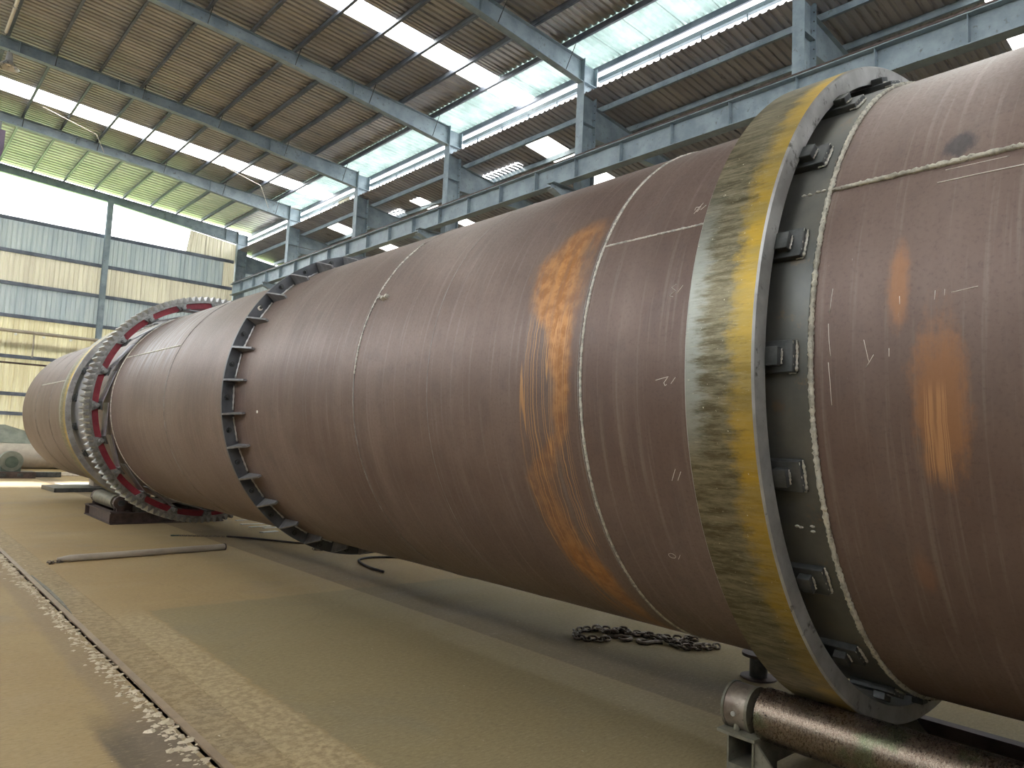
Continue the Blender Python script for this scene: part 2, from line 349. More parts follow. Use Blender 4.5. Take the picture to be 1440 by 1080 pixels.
    col = n.mix(n.m('MULTIPLY', n.m('SUBTRACT', 1, n.ss(ck.outputs['Distance'], .0, .006)), .10), col, (.12, .09, .06))
    n.bump(n.m('ADD', c, n.noise(P, 40, 4, .7)), .25 if kind != 'trench' else .9, .004)
    return n.out(col, n.mr(b, .3, .7, .60, .80), 0, .22)
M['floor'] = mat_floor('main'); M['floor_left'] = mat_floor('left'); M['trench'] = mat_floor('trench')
M['rail'] = simple('worn_brown_rail', (.27, .20, .13), (.37, .275, .18), 5, .5, .2, .15)
M['yard'] = simple('grey_yard', (.20, .19, .17), (.28, .27, .25), .5, .9, 0, .3)
M['grass'] = simple('grassland', (.15, .23, .07), (.24, .33, .10), .5, .9, 0, .5)

# ------------------------------------------------------------------ setting: ground, floor
X0, ZK = 4.12, .402+H         # kiln axis
YB, YG = -12, 36.9            # near end and gable wall of the hall
XW = 13.4                     # inner face of the right-hand columns
mb = MB(); mb.box(-160, 180, 40, 200, -.4, -.06)
tag(mb.build('ground', M['grass']), 'green grassland behind the gable wall of the hall', kind='structure')
mb = MB(); mb.box(-160, 180, -120, 40, -.4, -.06)
tag(mb.build('ground', M['yard']), 'grey yard around the hall', kind='structure')
fl = tag(empty('floor'), 'dusty tan concrete workshop floor with an embedded rail', kind='structure')
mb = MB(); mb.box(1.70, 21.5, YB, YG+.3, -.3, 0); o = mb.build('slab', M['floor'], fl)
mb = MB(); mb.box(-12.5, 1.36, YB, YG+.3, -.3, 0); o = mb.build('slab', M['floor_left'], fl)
for xa, xb, zt_ in ((1.36, 1.386, -.003), (1.386, 1.405, -.045), (1.405, 1.70, -.003)):
    mb = MB(); mb.box(xa, xb, YB, YG+.3, -.3, zt_); mb.build('trench_fill', M['trench'], fl)
mb = MB(); yy = YB
for (a, b) in ((-12, 3.0), (3.0, 9.2), (9.2, 22), (22, 37)):
    mb = MB(); mb.box(1.405, 1.447, a+.004, b-.004, -.1, .010); mb.build('rail_bar', M['rail'], fl)
mb = MB()                     # split of dark steel beside the rail
mb.prism([(1.45, 7.1, -.02), (1.475, 7.6, -.02), (1.48, 8.3, -.02), (1.46, 9.1, -.02), (1.45, 9.1, -.02)], (0, 0, .035)); mb.build('bent_lip', M['olive_steel'], fl)
def crumbs(name, n, xf, yf, s0, s1, mat, label, seed=1, z=.0):
    R = random.Random(seed); mb = MB()
    for i in range(n):
        x, y = xf(R), yf(R); s = R.uniform(s0, s1)*(R.random()**1.5+.35); a = R.uniform(0, pi)
        ca, sa = cos(a), sin(a); sx, sy, sz = s*R.uniform(.6, 1.5), s*R.uniform(.4, .9), s*R.uniform(.25, .6)
        vs = []
        for (u, v, w) in ((1,0,0),(.3,.9,.1),(-.8,.6,0),(-1,-.4,0),(.1,-1,0),(.5,.1,1),(-.4,.3,.9),(-.2,-.5,.8)):
            u += R.uniform(-.2, .2); v += R.uniform(-.2, .2)
            vs.append((x+(u*ca-v*sa)*sx, y+(u*sa+v*ca)*sy, z-.003+w*sz))
        mb.add(vs, [(4,3,2,1,0), (0,1,5), (1,6,5), (1,2,6), (2,3,6), (3,7,6), (3,4,7), (4,0,7), (0,5,7), (5,6,7)])
    return tag(mb.build(name, mat), label, 'rubble', kind='stuff')
crumbs('concrete_crumbs', 1700, lambda R: 1.350+R.gauss(0, .026)-.05*R.random()**2, lambda R: 2.5+R.random()**1.4*14, .008, .030, M['crumb'], 'pale crumbs of broken concrete along the left side of the embedded rail', 1)
crumbs('concrete_chips', 420, lambda R: 1.50+R.gauss(0, .045), lambda R: 2.6+R.random()**1.3*13, .007, .024, M['crumb'], 'loose concrete chips in the filled strip right of the rail', 2, -.01)
crumbs('floor_grit', 260, lambda R: R.uniform(-.5, 4.6), lambda R: R.uniform(2.4, 16), .003, .011, M['crumb'], 'small grit scattered over the open workshop floor', 3)

# ------------------------------------------------------------------ roof
def ztop(x):  return 10.32+.062*(XW-x)+H if x >= .9 else ztop(1.8-x)      # top of rafters; ridge at x = .9
def corr(mb, x0, x1, y0, y1, zf, n=5, amp=.05, thick=0):
    """trapezoid ribbed sheet, ribs along x, zf(x) gives the height"""
    p = (y1-y0)/n; prof = []
    for i in range(n):
        b = y0+i*p; prof += [(b, 0), (b+.52*p, 0), (b+.64*p, 1), (b+.86*p, 1)]
    prof.append((y1, 0)); k = len(prof)
    xs = [x0, x1] if not (x0 < .9 < x1) else [x0, .9, x1]
    vs = [(x, y, zf(x)+h*amp) for x in xs for y, h in prof]
    mb.add(vs, [(j*k+i, j*k+i+1, (j+1)*k+i+1, (j+1)*k+i) for j in range(len(xs)-1) for i in range(k-1)])
roof = tag(empty('ceiling'), 'ribbed metal roof of the hall seen from below', kind='structure')
zs = lambda x: ztop(x)+.215
edges = []; y = YB
SKY = [(3.4, 4.25), (15.6, 16.45), (28.2, 29.35)]
pts = [YB]
while pts[-1] < YG+.4:
    q = pts[-1]+1.0
    for a, b in SKY:
        if pts[-1] < a-1e-6 < q+.3 and q > a-.35: q = a
        if abs(pts[-1]-a) < 1e-6: q = b
    pts.append(q)
for a, b in zip(pts[:-1], pts[1:]):
    is_sky = any(abs(a-s[0]) < 1e-6 for s in SKY)
    far = a > 30.7
    nrib = max(3, round((b-a)/(.33 if far else .2)))
    if is_sky:
        mb = MB(); corr(mb, -10.5, 14.25, a+.01, b-.01, zs, nrib, .02); tag(mb.build('skylight_sheet', M['skylight'], roof), 'glowing translucent skylight strip')
        mb = MB(); corr(mb, -12.2, -10.45, a+.002, b-.002, lambda x: zs(x)+.004, nrib); mb.build('roof_sheet', M['roof'], roof)
        continue
    mb = MB(); corr(mb, -12.2, 12.75, a-.01, b+.01, lambda x: zs(x)+.004, nrib, .09 if far else .05); mb.build('roof_sheet', M['roof_green'] if far else M['roof'], roof)
    mb = MB(); corr(mb, 12.70, 14.3, a-.01, b+.01, lambda x: zs(x), nrib)
    teal = 1 < a < 30.5
    o = mb.build('eave_sheet', M['roof_teal'] if teal else M['roof'], roof)
    if teal: tag(o, 'teal translucent eave sheet, pale with painted clerestory light')
PX = [14.15, 12.75, 11.6, 10.42, 9.25, 8.06, 6.86, 5.67, 4.47, 3.28, 2.1, .95, -.3, -1.5, -2.7, -3.9, -5.1, -6.3, -7.5, -8.7, -9.9, -11.1]
def zpurlin(mb, x, y0, y1, z, h=.2):
    mb.box(x-.004, x+.004, y0, y1, z, z+h); mb.box(x-.07, x+.004, y0, y1, z, z+.006); mb.box(x-.004, x+.07, y0, y1, z+h-.006, z+h)
    mb.box(x-.07, x-.062, y0, y1, z, z+.022)
for x in PX:
    mb = MB(); zpurlin(mb, x, YB, YG+.1, ztop(x)+.003); mb.build('purlin', M['purlin'], roof)
# screws along the two eave purlins
mb = MB()
for k in range(150):
    yy = 1+k*.2
    for x in (12.82, 14.08): mb.cyl((x, yy+.05, zs(x)-.03), (x, yy+.05, zs(x)+.005), .012, 5)
tag(mb.build('sheet_screws', M['bright_plate'], roof), kind='stuff')

BAY = [6.9-12, 6.9-6, 6.93, 12.97, 18.9, 24.78, 30.8, 36.85]
NAMES = {6.93: 'nearest in view, beyond the yellow-edged ring', 12.97: 'second from the near end of the view', 18.9: 'third from the near end of the view', 24.78: 'third from the far gable wall', 30.8: 'next to the far gable wall', 36.85: 'standing in the far gable wall'}
def ibeam_x(parent, y, xs, topf, botf, w=.2, name_pre='', tf=.014):
    """beam running along x: flanges follow topf/botf, web between"""
    mb = MB()
    for a, b in zip(xs[:-1], xs[1:]):
        mb.hexa([(a, y-w/2, topf(a)-tf), (b, y-w/2, topf(b)-tf), (b, y+w/2, topf(b)-tf), (a, y+w/2, topf(a)-tf)], [(a, y-w/2, topf(a)), (b, y-w/2, topf(b)), (b, y+w/2, topf(b)), (a, y+w/2, topf(a))])
    mb.build('top_flange', M['blue_steel'], parent)
    mb = MB()
    for a, b in zip(xs[:-1], xs[1:]):
        mb.hexa([(a, y-w/2, botf(a)), (b, y-w/2, botf(b)), (b, y+w/2, botf(b)), (a, y+w/2, botf(a))], [(a, y-w/2, botf(a)+tf), (b, y-w/2, botf(b)+tf), (b, y+w/2, botf(b)+tf), (a, y+w/2, botf(a)+tf)])
    mb.build('bottom_flange', M['blue_steel'], parent)
    mb = MB()
    for a, b in zip(xs[:-1], xs[1:]):
        mb.hexa([(a, y-.006, botf(a)+tf), (b, y-.006, botf(b)+tf), (b, y+.006, botf(b)+tf), (a, y+.006, botf(a)+tf)], [(a, y-.006, topf(a)-tf), (b, y-.006, topf(b)-tf), (b, y+.006, topf(b)-tf), (a, y+.006, topf(a)-tf)])
    mb.build('web', M['blue_steel'], parent)
def botr(x):
    if x < .9: x = 1.8-x
    if x > 7.6: return H+9.70+(13.4-x)/5.8*.63
    return H+10.33+(7.6-x)/6.7*.42
ORD = {6.93: 'blue-grey steel roof rafter crossing the top right corner of the roof', 12.97: 'blue-grey tapered steel rafter over the middle of the long brown drum',
       18.9: 'blue-grey tapered steel rafter, fourth from the far gable wall', 24.78: 'blue-grey tapered steel rafter, third from the far gable wall',
       30.8: 'blue-grey tapered steel rafter next before the one on the gable wall', 36.85: 'blue-grey steel rafter along the top of the far gable wall'}
for y in BAY[1:]:
    r = empty('roof_rafter', (0, 0, 0))
    tag(r, ORD.get(y, 'blue-grey steel roof rafter above the viewer'), 'rafter', 'tapered rafters of the main roof')
    ibeam_x(r, y, [-12, -5.8, .9, 7.6, 13.4], ztop, botr)
    for x in ((9.9, 5.0, 2.4) if y < 36 else (12.8, 9.9, 5.0)):
        mb = MB(); mb.box(x-.007, x+.007, y-.09, y+.09, botr(x)+.014, ztop(x)-.014); mb.build('splice_plate', M['blue_steel'], r)
    if y < 36:
        for x in (12.75, 10.42, 8.06, 5.67, 3.28):
            for s in (-1, 1):
                mb = MB(); mb.tube([(x, y+s*.42, ztop(x)+.02), (x, y+s*.08, botr(x)+.02)], .011, 6); mb.build('flange_brace', M['dark_steel'], r)
# ------------------------------------------------------------------ columns, right side
COLN = {6.93: 'grey steel column behind the top of the nearest yellow ring', 12.97: 'grey steel column standing right of the middle, second from the yellow ring', 18.9: 'grey steel column third from the yellow ring',
        24.78: 'grey steel column third from the far gable wall', 30.8: 'thin-looking grey steel column last before the gable corner', 36.85: 'grey steel corner column where the gable wall begins'}
for y in BAY:
    c = empty('steel_column', (XW, y, 0))
    tag(c, COLN.get(y, 'grey steel column along the right side of the hall'), 'column', 'steel columns along the crane beam')
    def cb(name, x0, x1, y0, y1, z0, z1, m=M['blue_steel']):
        mb = MB(); mb.box(x0-XW, x1-XW, y0, y1, z0, z1); return mb.build(name, m, c)
    cb('inner_flange', XW, XW+.016, -.13, .13, 0, H+10.35); cb('outer_flange', 13.89, 13.906, -.13, .13, 0, H+10.22)
    cb('web', XW+.016, 13.89, -.006, .006, 0, H+10.25); cb('base_plate', XW-.08, 13.98, -.2, .2, 0, .025)
    for z in (H+6.75, H+7.6, H+8.6, H+9.7): cb('stiffener', XW+.016, 13.89, -.12, .12, z, z+.012)
    mb = MB()                # corbel carrying the crane beam
    zt = H+6.72
    mb.prism([(0, -.006, zt-.02), (-.95, -.006, zt-.02), (-.95, -.006, zt-.16), (-.1, -.006, zt-.52), (0, -.006, zt-.52)], (0, .012, 0))
    mb.box(-.98, 0, -.13, .13, zt-.02, zt); mb.hexa([(-.97, -.11, zt-.17), (-.97, .11, zt-.17), (0, .11, zt-.535), (0, -.11, zt-.535)], [(-.97, -.11, zt-.155), (-.97, .11, zt-.155), (0, .11, zt-.52), (0, -.11, zt-.52)])
    mb.build('corbel', M['blue_steel'], c)
    mb = MB()
    for k in range(7):
        for s in (-1, 1): mb.cyl((.47, s*.09, H+8.0+k*.2), (.515, s*.09, H+8.0+k*.2), .014, 6)
    tag(mb.build('bolt_row', M['dark_steel'], c), kind='stuff')
# crane beam
cb_ = tag(empty('crane_runway_beam', (12.75, 12, 0)), 'long pale grey-green steel crane beam with stiffeners running along the columns', 'beam')
def cbp(name, x0, x1, y0, y1, z0, z1, m='blue_steel'):
    mb = MB(); mb.box(x0-12.75, x1-12.75, y0-12, y1-12, z0+H, z1+H); return mb.build(name, M[m], cb_)
Y1 = 35.2
cbp('top_flange', 12.6, 12.9, YB, Y1, 7.23, 7.25); cbp('bottom_flange', 12.62, 12.88, YB, Y1, 6.72, 6.74); cbp('web', 12.745, 12.757, YB, Y1, 6.74, 7.23)
k0 = -8
while 3.69+1.44*k0 < Y1:
    yk = 3.69+1.44*k0; k0 += 1
    if yk < YB: continue
    cbp('stiffener', 12.625, 12.745, yk-.006, yk+.006, 6.74, 7.23)
mb = MB(); mb.box(-.035, .035, YB-12, Y1-12, H+7.25, H+7.262); mb.box(-.009, .009, YB-12, Y1-12, H+7.262, H+7.33); mb.box(-.028, .028, YB-12, Y1-12, H+7.33, H+7.36)
mb.build('crane_rail', M['rust_dark'], cb_)
mb = MB()
for k in range(60):
    yk = -5+k*.72-12
    if yk+12 < Y1: mb.box(-.07, -.03, yk, yk+.05, H+7.25, H+7.285)
tag(mb.build('rail_clips', M['bright_plate'], cb_), kind='stuff')
# clerestory
wr = tag(empty('wall_right'), 'open clerestory band above the side aisle', kind='structure')
for a, b in zip(BAY[:-1], BAY[1:]):
    mb = MB(); mb.box(13.90, 14.02, a+.14, b-.14, H+9.86, H+9.98); mb.build('girt', M['blue_steel'], wr)
k = -6
while 6.0+1.2*k < 36:
    yk = 6.0+1.2*k; k += 1
    if any(abs(yk-q) < .25 for q in BAY): continue
    mb = MB(); mb.box(13.93, 13.97, yk-.018, yk+.018, H+9.38, H+9.86); mb.build('post', M['blue_steel'], wr)
# torn yellow sheet left in the band, far bay
mb = MB(); mb.prism([(13.93, 26.3, H+9.92), (13.93, 27.2, H+9.92), (13.93, 27.3, H+9.44), (13.93, 26.2, H+9.42)], (.01, 0, 0))
mb.build('torn_sheet', M['clad_yellow'], wr)
# ------------------------------------------------------------------ side aisle roof
ar = tag(empty('ceiling'), 'lower ribbed metal roof over the side aisle beyond the columns', kind='structure')
za = lambda x: H+9.13-.13*(x-14.2)
zas = lambda x: za(x)+.2
pts = [YB]
while pts[-1] < YG+.3:
    q = pts[-1]+1.0
    for a, b in [(3.5, 4.3), (15.3, 16.3), (28.2, 29.2), (22.6, 23.3)]:
        if pts[-1] < a-1e-6 < q+.3 and q > a-.35: q = a
        if abs(pts[-1]-a) < 1e-6: q = b
    pts.append(q)
ASK = (3.5, 15.3, 28.2, 22.6)
for i, (a, b) in enumerate(zip(pts[:-1], pts[1:])):
    n_ = max(3, round((b-a)/.2)); sky = any(abs(a-s) < 1e-6 for s in ASK)
    if sky:
        x0s = 14.35 if a < 20 else 14.9 if a < 25 else 14.45
        mb = MB(); corr(mb, 13.5, x0s, a, b, zas, n_, .035); mb.build('aisle_roof_sheet', M['roof_dark'], ar)
        mb = MB(); corr(mb, x0s, 17.9, a+.005, b-.005, zas, n_, .02); tag(mb.build('skylight_sheet', M['aisle_skylight'], ar), 'glowing translucent skylight strip')
        mb = MB(); corr(mb, 17.9, 21.5, a, b, zas, n_, .035); mb.build('aisle_roof_sheet', M['roof_dark'], ar)
    elif abs(a-18.3) < 1.6 or 23.5 < a < 25:
        # lapped sheets that leave slits of daylight
        xc = 15.3
        mb = MB(); corr(mb, 13.5, xc-.2, a-.01, b+.01, zas, n_, .035); mb.build('aisle_roof_sheet', M['roof_dark'], ar)
        mb = MB(); corr(mb, xc+.35, 21.5, a-.01, b+.01, zas, n_, .035); mb.build('aisle_roof_sheet', M['roof_dark'], ar)
        for k in range(n_):
            w = (b-a)/n_; mb = MB(); mb.box(xc-.22, xc+.37, a+k*w-.01, a+k*w+w*.62, zas(xc)-.02, zas(xc)-.016); mb.build('loose_strip', M['roof_dark'], ar)
    else:
        mb = MB(); corr(mb, 13.5, 21.5, a-.01, b+.01, zas, n_, .035); mb.build('aisle_roof_sheet', M['roof_dark'], ar)
for x in (14.22, 15.42, 16.62, 17.82, 19.0, 20.2, 21.2):
    mb = MB(); zpurlin(mb, x, YB, YG, za(x)+.002, .195); mb.build('purlin', M['blue_steel'], ar)
for y in BAY:
    r = tag(empty('aisle_rafter', (13.9, y, 0)), {6.93: 'dark grey aisle rafter behind the nearest yellow ring', 12.97: 'dark grey aisle rafter behind the second column', 18.9: 'dark grey aisle rafter behind the third column',
        24.78: 'dark grey aisle rafter behind the column third from the gable wall', 30.8: 'dark grey aisle rafter behind the last free-standing column', 36.85: 'dark grey aisle rafter at the gable corner'}.get(round(y, 2), 'dark grey aisle rafter above the near end of the kiln' if y > 0 else 'dark grey aisle rafter behind the viewer'), 'rafter', 'aisle rafters behind the crane beam')
    for nm, f0, f1, w in (('web', lambda x: 0, lambda x: 0, .006), ('top_flange', None, None, .1), ('bottom_flange', None, None, .1)):
        mb = MB(); bz = lambda x: H+8.30+(x-13.9)*.02 if x < 17 else H+8.36-(x-17)*.11
        for a, b in ((13.91, 17.0), (17.0, 21.2)):
            if nm == 'web': q = (bz, za)
            elif nm == 'top_flange': q = (lambda x: za(x)-.014, za)
            else: q = (bz, lambda x: bz(x)+.014)
            A, B = a-13.9, b-13.9
            mb.hexa([(A, -w, q[0](a)), (B, -w, q[0](b)), (B, w, q[0](b)), (A, w, q[0](a))], [(A, -w, q[1](a)), (B, -w, q[1](b)), (B, w, q[1](b)), (A, w, q[1](a))])
        mb.build(nm, M['blue_steel'], r)
    c = tag(empty('aisle_column', (21.4, y, 0)), 'grey steel column on the outer line of the side aisle', 'column', 'outer aisle columns')
    for nm, a in (('inner_flange', (-.15, -.135, -.1, .1)), ('outer_flange', (.135, .15, -.1, .1)), ('web', (-.135, .135, -.005, .005))):
        mb = MB(); mb.box(*a, 0, H+8.3); mb.build(nm, M['blue_steel'], c)
# left line of columns carrying the open left eaves
for y in BAY:
    c = tag(empty('eaves_column', (-11.8, y, 0)), 'grey steel column on the open left side of the hall', 'column', 'columns on the open left side')
    for nm, a in (('inner_flange', (.18, .2, -.12, .12)), ('outer_flange', (-.2, -.18, -.12, .12)), ('web', (-.18, .18, -.006, .006))):
        mb = MB(); mb.box(*a, 0, H+9.8); mb.build(nm, M['blue_steel'], c)

# ------------------------------------------------------------------ far gable wall
gw = tag(empty('wall_back'), 'far gable wall clad in grey and yellowed ribbed sheets', kind='structure')
def vsheet(mb, x0, x1, z0, z1, y, n=5, amp=.03, ztopf=None):
    p = (x1-x0)/n; prof = []
    for i in range(n):
        b = x0+i*p; prof += [(b, 0), (b+.6*p, 0), (b+.7*p, 1), (b+.88*p, 1)]
    prof.append((x1, 0)); k = len(prof)
    vs = [(x, y+h*amp, z0) for x, h in prof]+[(x, y+h*amp, ztopf(x) if ztopf else z1) for x, h in prof]
    mb.add(vs, [(i, i+1, k+i+1, k+i) for i in range(k-1)])
ROWS = [(8.76, 7.38, 'clad_grey'), (7.38, 6.0, 'clad_tan'), (6.0, 4.63, 'clad_grey'), (4.63, 2.92, 'clad_yellow'), (2.92, 1.35, 'clad_yellow'), (1.35, -1.56, 'clad_yellow')]
R = random.Random(5)
for ri, (zt, zb, m) in enumerate(ROWS):
    x = -12.0; k = 0
    while x < 13.2:
        x1 = min(x+.92, 13.38); mm = m
        if ri == 0 and x > 12.2: mm = 'clad_tan'
        
        mb = MB(); vsheet(mb, x-.01, x1+.01, zb+H-.04, zt+H, 36.93+.004*(k % 2)+.003*ri, 5, .05)
        mb.build('cladding_sheet', M[mm], gw); x = x1; k += 1
# torn sheets under the rafter at the right
x = 11.15; k = 0
while x < 13.3:
    x1 = min(x+.75, 13.38); mb = MB()
    vsheet(mb, x-.01, x1+.03, 8.76+H, 0, 36.96+.01*k, 4, .035, lambda q: min(botr(q)+.05, botr(q)))
    o = mb.build('cladding_sheet', M['clad_tan'], gw)
    if k == 0:
        for v in o.data.vertices:
            if v.co.z < 8.9+H: v.co.x -= .15*(11.9-v.co.x)/.75
    x = x1; k += 1
for z in (8.76, 7.38, 6.0, 4.63, 2.92, 1.35, .53):
    mb = MB(); mb.box(-12, 13.3, 36.80, 36.806, z-.09+H, z+.06+H); mb.box(-12, 13.3, 36.80, 36.88, z+.055+H, z+.06+H); mb.box(-12, 13.3, 36.80, 36.88, z-.09+H, z-.085+H)
    mb.build('girt', M['purlin'], gw)
mb = MB(); mb.box(-12, 13.3, 37.02, 37.06, 3.3+H, 3.56+H); mb.build('girt', M['purlin'], gw)
for x in (7.5, 1.5, -4.5, -11.8):
    c = tag(empty('gable_column', (x, 36.6, 0)), 'slim grey steel post in the far gable wall, left of the turned-up gear' if x == 7.5 else 'grey steel post in the far gable wall, out of view', 'column', 'posts in the gable wall')
    zt = botr(x)
    for nm, a in (('front_flange', (-.11, .11, -.12, -.105)), ('back_flange', (-.11, .11, .105, .12)), ('web', (-.005, .005, -.105, .105))):
        mb = MB(); mb.box(*a, 0, zt); mb.build(nm, M['blue_steel'], c)
def sheet_wall(name, label, pieces, mat='clad_grey'):
    w = tag(empty(name), label, kind='structure')
    for ax, a, b, z0, z1, at in pieces:
        q = a
        while q < b-.01:
            q1 = min(q+2.0, b); mb = MB(); vsheet(mb, q, q1, z0, z1, 0, 10)
            if ax == 'y': mb.v = [(at-v[1], v[0], v[2]) for v in mb.v]
            else: mb.v = [(v[0], at+v[1], v[2]) for v in mb.v]
            mb.build('cladding_sheet', M[mat], w); q = q1
sheet_wall('wall_left', 'sheet wall on the left side of the hall with an added light band, open under the eaves', [('y', YB, YG, 0, 3.0, -12.1), ('y', YB, YG, 8.6, 9.4, -12.1), ('y', YB, 4, 3.0, 8.6, -12.1), ('y', YB, 4, 9.4, 11.2, -12.1)], 'wall_sheet')  # out of view; sheets at the near end keep light off the kiln
sheet_wall('wall_left', 'unseen translucent band added to the left wall for light on the rings', [('y', 4, YG, 3.0, 8.6, -12.1)], 'clad_pale')  # added light band, out of view; gives the riding ring its highlight
sheet_wall('wall_front', 'sheet wall behind the viewer, open above', [('x', -12, 21.4, 0, 10.4, YB-.1)], 'wall_sheet')
sheet_wall('wall_side', 'outer wall of the side aisle', [('y', YB, YG, 0, H+7.75, 21.75)], 'wall_sheet')
sheet_wall('wall_back', 'gable wall of the side aisle', [('x', 13.4, 21.6, 0, H+8.75, YG+.06)], 'clad_grey')
# pipe line on the gable wall
p = tag(empty('wall_pipe', (7, 36.35, 0)), 'grey pipe line with a vertical drop fixed across the far gable wall', 'pipe')
mb = MB(); mb.cyl((-18, 0, 3.93+H), (1.5, 0, 3.93+H), .075, 10); mb.build('pipe', M['pipe_tan'], p)
mb = MB(); mb.cyl((-1.95, 0, 2.9+H), (-1.95, 0, 3.9+H), .035, 8); mb.build('drop_pipe', M['pipe_tan'], p)
for k in range(6):
    mb = MB(); mb.cyl((-4.6+k*1.0, -.05, 3.80+H), (-4.6+k*1.0, .05, 3.80+H), .05, 8); mb.build('hanger', M['bright_plate'], p)
p = tag(empty('service_pipe', (4, 36.4, 0)), 'thin dark pipe low across the yellow sheets of the gable wall', 'pipe')
mb = MB(); mb.cyl((-14, 0, 2.6+H), (1.9, 0, 2.6+H), .04, 8); mb.build('pipe', M['rust_dark'], p)

# ------------------------------------------------------------------ small things under the roof
l = tag(empty('high_bay_lamp', (2.15, 24.45, 0)), 'round silvery high-bay lamp hanging from a rafter at the far left', 'lamp')
zl = H+10.25
mb = MB(); mb.tube([(.0, .3, zl+.4), (0, 0, zl+.2)], .015, 6); mb.build('hanger', M['dark_steel'], l)
mb = MB(); mb.cyl((0, 0, zl-.02), (0, 0, zl+.22), .10, 16, .07); mb.build('housing', M['lamp'], l)
mb = MB(); mb.cyl((0, 0, zl-.22), (0, 0, zl-.02), .27, 24, .09, cap=False); mb.build('reflector', M['lamp'], l)
mb = MB()
mb.cyl((0, 0, zl-.14), (0, 0, zl-.02), .05, 12, .03); mb.build('bulb', M['chalk'], l)
c = tag(empty('conduit', (2.0, 21, 0)), 'white conduit running under the roof at the top left corner', 'pipe')
mb = MB(); mb.cyl((0, -3, ztop(2)-.07), (0, 3.3, ztop(2)-.07), .045, 10); mb.build('pipe', M['chalk'], c)
for y in (-1, 1.6):
    mb = MB(); mb.box(-.06, .06, y-.02, y+.02, ztop(2)-.12, ztop(2)+.003); mb.build('clip', M['lamp'], c)
h = tag(empty('hoist_bracket', (2.62, 30.45, 0)), 'small purple painted steel bracket under a rafter at the left edge', 'bracket')
mb = MB(); mb.box(-.16, .16, -.14, .14, H+9.55, H+10.2); mb.prism([(-.16, -.14, H+9.55), (.16, -.14, H+9.55), (.02, -.14, H+8.9), (-.12, -.14, H+8.9)], (0, .28, 0)); mb.build('body', M['purple'], h, bevel=.01)
mb = MB(); mb.box(-.04, .04, -.04, .04, H+10.2, H+10.53); mb.build('hanger', M['dark_steel'], h)
def rod(name, a, b, label, m='chalk', r=.012):
    a = Vector(a); b = Vector(b); mb = MB(); mb.tube([(0, 0, 0), b-a], r, 6)
    o = mb.build(name, M[m]); o.location = a; return tag(o, label, 'brace', 'roof bracing rods')
rod('bracing_rod', (3.6, 28.9, ztop(3.6)-.05), (5.4, 29.6, ztop(5.4)-.12), 'thin pale bracing rod under the far roof bay, left of the kinked one')
rod('bracing_rod', (5.4, 29.6, ztop(5.4)-.12), (5.9, 30.7, ztop(5.9)-.3), 'thin pale bracing rod sloping down to the last free rafter')
rod('bracing_rod', (9.6, 28.6, ztop(9.6)-.05), (11.4, 29.2, ztop(11.4)-.1), 'thin pale bracing rod near the skylight strip, farther right', )
rod('bracing_rod', (11.4, 29.2, ztop(11.4)-.1), (12.4, 30.7, ztop(12.4)-.4), 'thin pale bracing rod reaching the rafter near the corner column')
rod('bracing_rod', (13.6, 30.78, H+8.6), (13.6, 24.8, H+6.9), 'thin dark diagonal rod between two far columns', 'dark_steel', .014)
rod('bracing_rod', (14.2, 23.8, H+8.7), (15.4, 19.6, H+8.7), 'thin dark rod under the aisle roof between the third and fourth columns', 'dark_steel', .014)

# ------------------------------------------------------------------ the kiln
K = tag(empty('rotary_kiln', (X0, 0, 0)), 'huge brown steel rotary kiln drum lying along the hall with rings and girth gear', 'kiln')
KL = (0, 0, ZK)
RS = 1.5
def course(y0, y1, r=RS, m='shell', n=256):
    mb = MB(); b = .006
    mb.revolve([(y0, r-.05), (y0, r-b), (y0+b, r), (y1-b, r), (y1, r-b), (y1, r-.05)], n)
    o = mb.build('shell_course', M[m], K, KL); sharp(o, 40); return o
CUTS = [-6.0, -3.4, -1.0, 1.295]
for a, b in zip(CUTS[:-1], CUTS[1:]): course(a, b)
tag(course(1.295, 1.835, 1.512, 'seat'), 'bare greenish steel course under the near riding ring')
CUTS = [1.835, 2.465, 4.70, 6.97, 9.15, 11.62, 13.35]
for a, b in zip(CUTS[:-1], CUTS[1:]): course(a, b)
tag(course(13.35, 14.9, 1.512, 'spring'), 'bare grey steel course under the far riding ring')
for a, b in ((14.9, 16.3), (16.3, 17.75), (17.75, 19.42)): course(a, b)
def bead(y, r, w, m, name='girth_weld', t0=0, t1=360, noise=.35, seed=1, n=None):
    R = random.Random(seed); mb = MB(); full = t1-t0 >= 360
    n = n or int((t1-t0)*3); pts = []
    for i in range(n if full else n+1):
        t = rad(t0+(t1-t0)*i/n); dy = R.gauss(0, w*.06)
        pts.append((-r*cos(t), y+dy, r*sin(t)))
    rf = [1+R.uniform(-noise, noise) for _ in pts]
    mb.tube(pts, w, 6, closed=full, rf=lambda i: rf[i]); return mb.build(name, M[m], K, KL)
tag(bead(1.292, 1.505, .0105, 'weld_cream', seed=3, noise=.3), 'rough cream-coloured girth weld beside the near riding ring')
bead(1.838, 1.507, .006, 'weld', seed=4)
bead(2.465, 1.4985, .0085, 'weld', seed=5, noise=.2); bead(2.483, 1.4985, .004, 'weld_dull', seed=6, noise=.2)
bead(4.70, 1.499, .007, 'weld_dull', seed=7, noise=.2); bead(9.15, 1.499, .008, 'weld_dull', seed=8, noise=.2)
bead(4.70, 1.501, .007, 'weld', 'girth_weld', 3, 50, .25, 17); bead(3.78, 1.498, .004, 'weld_dull', seed=18, noise=.2)
bead(11.62, 1.499, .010, 'weld', seed=9, noise=.2); bead(14.9, 1.505, .01, 'weld_dull', seed=10); bead(17.75, 1.499, .008, 'weld_dull', seed=11); bead(16.3, 1.499, .008, 'weld_dull', seed=12)
